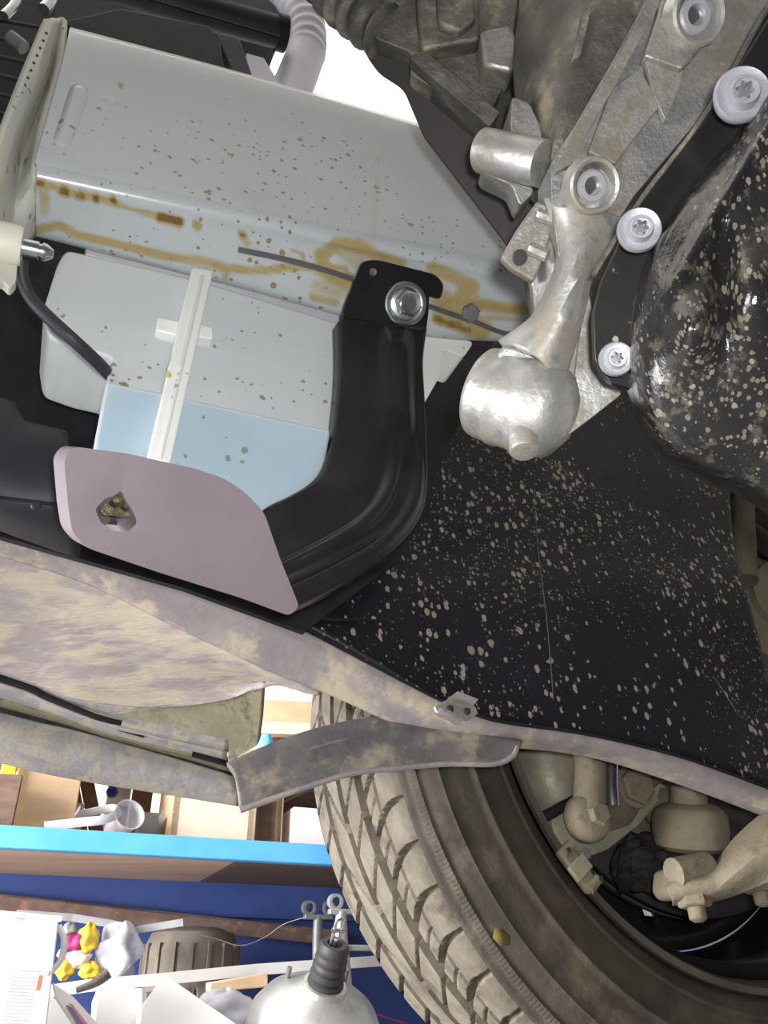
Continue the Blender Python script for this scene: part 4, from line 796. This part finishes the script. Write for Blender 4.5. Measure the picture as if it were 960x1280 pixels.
# ---- lower level
ri = thing('rusty_angle_iron', 'long rusty angle iron bar lying across the lower shelf', 'bar', CL(200, 1140, 1.85))
ra, rb = CL(-60, 1122, 1.945), CL(420, 1172, 1.945)
dr = (rb-ra).normalized(); dl = dr.cross(UP).normalized()
obox('vertical_leg', (ra+rb)/2, dr, dl, UP, (rb-ra).length, .004, .030, M['rust'], ri)
obox('flat_leg', (ra+rb)/2-dl*.016*(1 if dl.dot(LAT) < 0 else -1)+UP*.013, dr, dl, UP, (rb-ra).length, .036, .004, M['rust'], ri)
bb = tube('bent_flat_bar', [CL(20, 1142, 1.70), CL(90, 1147, 1.70), CL(140, 1155, 1.69), CL(168, 1163, 1.68), CL(229, 1153, 1.66)], .0085, M['steel'], None, n=4, up=UP, flat=.4, smooth=False); tag(bb, 'bent grey flat bar lying over the finned drum', 'bar')
dm = thing('finned_drum', 'grimy brown finned metal drum on the lower shelf', 'drum', CL(235, 1215, 1.80))
d0 = CL(237, 1214, 1.82); d0 = V((d0.x, d0.y, zl)); 
hz = CL(237, 1160, 1.82).z-zl
lathe('drum_body', [(.080, 0), (.084, .008), (.084, hz*.55), (.090, hz*.58), (.090, hz*.80), (.078, hz*.95), (.05, hz)], d0, UP, M['tooth'], dm, n=48)
for k in range(18):
    a = 2*math.pi*k/18; q = REAR*math.cos(a)+LAT*math.sin(a); tq = UP.cross(q)
    obox('fin', d0+q*.088+UP*hz*.70, q, tq, UP, .012, .005, hz*.30, M['tooth'], dm)
fb = thing('flower_bag', 'clear crumpled bag of small items beside the white canister', 'bag', CL(120, 1200, 1.70))
fb['label'] = 'clear crumpled plastic bag beside yellow and magenta scraps'
def blob(name, px, py, lat, r, m, sx=1, sy=1, amp=.12, seed=0, parent=None, seg=22):
    rnd = random.Random(seed); ph = [rnd.uniform(0, 6.28) for _ in range(6)]; c = CL(px, py, lat); vs_, fs = [], []
    nl, nm_ = seg, seg*2
    for j in range(nl+1):
        th = math.pi*j/nl
        for i in range(nm_):
            fi = 2*math.pi*i/nm_; k = 1+amp*(math.sin(3*fi+ph[0]+2*th)*math.sin(2*th+ph[1])+.6*math.sin(5*fi+ph[2])*math.sin(th)**2+.5*math.sin(7*th+ph[3]+2*fi)*math.sin(th))
            vs_.append(c+(REAR*(math.cos(fi)*sx)+LAT*math.sin(fi)*.8)*(r*k*math.sin(th))+UP*(r*sy*k*math.cos(th)))
    for j in range(nl):
        for i in range(nm_): fs.append([j*nm_+i, j*nm_+(i+1) % nm_, (j+1)*nm_+(i+1) % nm_, (j+1)*nm_+i])
    return build(name, vs_, fs, m, parent)
blob('bag_film', 148, 1192, 1.66, .036, M['bag'], 1, 1.25, .22, 3, fb)
blob('bag_content', 140, 1204, 1.665, .026, M['white'], 1, 1, .08, 4, fb)
for nm, x, y, r, m, sd, lb_, sx_, sy_ in (('yellow_bottle_cap', 110, 1173, .019, 'yellow', 5, 'crumpled yellow wrapper at top of the small pile', .9, 1.15), ('yellow_wrapper', 80, 1212, .014, 'yellow', 6, 'yellow scrap at bottom left of the small pile', 1, 1), ('yellow_wrapper', 111, 1213, .014, 'yellow', 7, 'yellow scrap at bottom of pile beside the clear bag', 1.1, .9),
                                     ('magenta_wrapper', 91, 1180, .016, 'magenta', 8, 'magenta scrap left of the crumpled yellow wrapper', 1, 1), ('cream_ball', 98, 1198, .015, 'cream', 9, 'cream rounded scrap in middle of the small pile', 1.2, .9), ('pink_ball', 80, 1193, .010, 'cream', 10, 'small pinkish scrap below the magenta one', 1, 1), ('grey_scrap', 86, 1162, .011, 'steel', 11, 'small grey scrap behind the magenta one', 1, 1)):
    o = blob(nm.replace('yellow_bottle_cap', 'yellow_wrapper'), x, y, 1.645, r, M[m], sx_, sy_, .16, sd); tag(o, lb_, 'scrap', 'scraps in the pile beside the bag')
tr = tube('white_tray_edge', [CL(55, 1240, 1.60), CL(110, 1232, 1.60), CL(200, 1224, 1.61), CL(320, 1212, 1.63), CL(490, 1200, 1.65)], .0125, M['whitepl'], None, n=4, up=UP, flat=.5, smooth=False); tr.name = 'white_rail'; tag(tr, 'long white plastic rail lying behind the cartons and booster', 'rail')
o = plate('pine_offcut', P2([(263, 1228), (335, 1216), (335, 1234), (263, 1240)], 1.57), .04, M['wood'], None, bevel=.002, away=LAT); tag(o, 'small pale pine offcut left of the brake booster', 'wood offcut')
tb = thing('rubber_block', 'grimy ribbed block under the white rail behind the cartons', 'block', CL(230, 1236, 1.60))
for k in range(3): plate('rib', P2([(182+k*32, 1240-k*3), (208+k*32, 1237-k*3), (208+k*32, 1262), (182+k*32, 1262)], 1.63), .03, M['tooth'], tb, bevel=.002, away=LAT)
# ---- white canister with printed label, nearest item at lower left
cn = thing('white_canister', 'white square canister with printed text panel at lower left corner', 'canister', CL(20, 1290, 1.30))
cl = 1.28
plate('canister_body', P2(rc([(-90, 1132), (74, 1148), (38, 1455), (-112, 1455)], 6), cl), .13, M['white'], cn, bevel=.003, away=LAT)
tube('canister_rim', [CL(-90, 1133, cl-.003), CL(77, 1149, cl-.003)], .0035, M['white'], cn, n=8)
tube('handle', [CL(74, 1158, cl+.04), CL(80, 1175, cl+.03), CL(76, 1200, cl+.02), CL(64, 1214, cl+.01), CL(57, 1216, cl)], .004, M['whitepl'], cn, n=10, res=20)
for k in range(19):
    y = 1212+k*4.4; xa = 14-k*.75; xb = 50-k*1.1 - (6 if k in (6, 13, 18) else 0)*1.5
    if k == 1: continue
    plate('text_line', P2([(xa, y), (xb, y+1.6), (xb, y+3.2), (xa, y+1.6)], cl-.0006), .0008, M['print'], cn, away=LAT)
plate('red_band', P2([(49, 1219), (53, 1219), (49, 1238), (45, 1238)], cl-.0006), .0008, M['orange'], cn, away=LAT)
plate('red_mark', P2([(17, 1145), (33, 1146), (30, 1149), (20, 1148)], cl-.0006), .0008, M['orange'], cn, away=LAT)
# ---- white cartons and papers at the bottom
def card(name, pts, lat, th, m, label, cat, slant=None):
    o = plate(name, [CL(x, y, lat+(slant or 0)*(1280-y)/100) for x, y in pts], th, m, None, bevel=.001, away=(LAT*.9-UP*.3).normalized()); return tag(o, label, cat)
card('white_carton_flap', [(48, 1236), (92, 1262), (112, 1410), (30, 1410)], 1.43, .05, M['white'], 'white carton beside the canister at bottom edge', 'carton', .06)
pf = card('printed_leaflet', [(66, 1228), (92, 1246), (132, 1290), (120, 1410), (100, 1292), (70, 1246)], 1.37, .01, M['white'], 'white folded leaflet with purple and pink print at bottom left', 'leaflet', .05)
for pts, m in ([(82, 1256), (92, 1260), (112, 1290), (104, 1292)], 'purplep'), ([(86, 1254), (90, 1255), (116, 1288), (112, 1289)], 'pinkp'): plate('printed_patch', [CL(x, y, 1.3690+.05*(1280-y)/100-.001) for x, y in pts], .0008, M[m], pf, away=LAT)
card('white_box', [(122, 1234), (178, 1235), (176, 1410), (112, 1410)], 1.475, .06, M['white'], 'small white box between leaflet and large white carton', 'box', .05)
card('large_white_carton', [(206, 1218), (310, 1290), (300, 1410), (160, 1410), (178, 1256)], 1.40, .05, M['white'], 'large tilted white carton at the bottom left of the booster', 'carton', .10)
ct = tube('bag_knot', [CL(95, 1238, 1.45), CL(120, 1228, 1.45), CL(136, 1216, 1.45)], lambda t: .004+.004*t, M['tooth'], None, n=10, res=16); ct.name = 'wooden_stick'; tag(ct, 'short dark grimy stick poking up above the white box', 'stick')
pb = blob('clear_pouch', 280, 1266, 1.52, .045, M['bag'], 1.1, .7, .12, 21); tag(pb, 'clear plastic pouch with blue tint left of the booster', 'pouch')
# ---- brake booster
bs = thing('brake_booster', 'round worn zinc brake booster with black rubber bellows', 'brake booster', CL(396, 1270, 1.45))
q0 = CL(396, 1274, 1.46); bxa = (UP*.82-LAT*.56+REAR*.02).normalized()
lathe('booster_shell', [(.085, -.09), (.110, -.07), (.112, -.045), (.116, -.043), (.116, -.032), (.110, -.028), (.106, -.005), (.092, .018), (.070, .034), (.045, .044), (.036, .050), (.034, .058), (.02, .06)], q0, bxa, M['booster'], bs, n=64)
bel = []
for k in range(5): bel += [(.0235+.0008*(4-k), .055+k*.013), (.029-.0010*k, .0595+k*.013), (.0285-.001*k, .063+k*.013), (.0235, .0665+k*.013)]
bel += [(.020, .124), (.012, .124), (.011, .112)]
lathe('bellows', bel, q0, bxa, M['bellows'], bs, n=40)
ua = bxa; uu = REAR; uw = ua.cross(uu)
for s in (-1, 1): tube('clevis_prong', [q0+ua*.11+uu*s*.006, q0+ua*.155+uu*s*.006, q0+ua*.162+uu*s*.005], .0030, M['zinc'], bs, n=8)
tube('clevis_bridge', [q0+ua*.16-uu*.006, q0+ua*.164, q0+ua*.16+uu*.006], .003, M['zinc'], bs, n=8)
tube('push_rod', [q0+ua*.08, q0+ua*.13], .004, M['zinc'], bs, n=10)
lathe('rod_pin', [(.0035, -.010), (.0035, .010)], q0+ua*.145, uu, M['zinc'], bs, n=10)
for a in (-2.35, -.72):
    p = q0+(uu*math.cos(a)+uw*math.sin(a)*-1)*.066+ua*.030
    tube('mount_stud', [p, p+ua*.024], .004, M['tooth'], bs, n=10)
# ---- forked rod ends with rings
def fork(px, py, lat, r, m, label, both):
    t = thing('forked_arm', label, 'arm', CL(px, py+60, lat))
    h = .075
    c = CL(px, py, lat)
    offs = (-1, 1) if both else (0,)
    for s in offs:
        cc = c+REAR*s*r*1.55
        lathe('eye_ring', [(r, -.008), (r, .008), (r*.62, .008), (r*.62, -.008), (r, -.008)], cc, (-LAT+UP*-.1).normalized(), m, t, n=28, close=False)
    wd = r*4.4 if both else r*3.6
    obox('yoke', c-UP*(r*1.25)+REAR*(0 if both else r*.9), REAR, LAT, UP, wd, .016, r*.7, m, t, bevel=.002)
    tube('stem', [c-UP*(r*1.2)+REAR*(0 if both else r*.9), c-UP*.06+REAR*(0 if both else r*.9), c-UP*.14+REAR*(.004 if both else .02)], lambda q: .010+.006*q if not both else .009, m, t, n=16)
    if not both: obox('side_lug', c-UP*.075+REAR*.05, REAR, LAT, UP, .06, .012, .010, m, t, bevel=.002)
    return t
fork(398, 1135, 1.66, .0125, M['steeld'], 'dark grey forked arm with two eye rings behind the booster', True)
fork(419, 1127, 1.61, .0135, M['steel'], 'light grey arm with one eye ring beside the tyre', False)
wr = tube('thin_wire', [CL(210, 1160, 1.70), CL(265, 1172, 1.70), CL(300, 1182, 1.70), CL(330, 1172, 1.70), CL(355, 1155, 1.68), CL(384, 1146, 1.66)], .0007, M['steel'], None, n=5, res=30); tag(wr, 'thin pale wire curling in front of the navy panel', 'wire')
rw = tube('red_wire', [CL(470, 1268, 1.55), CL(490, 1274, 1.55), CL(520, 1284, 1.55)], .0012, M['magenta'], None, n=6, res=10); tag(rw, 'thin red wire beside the booster near the tyre', 'wire')
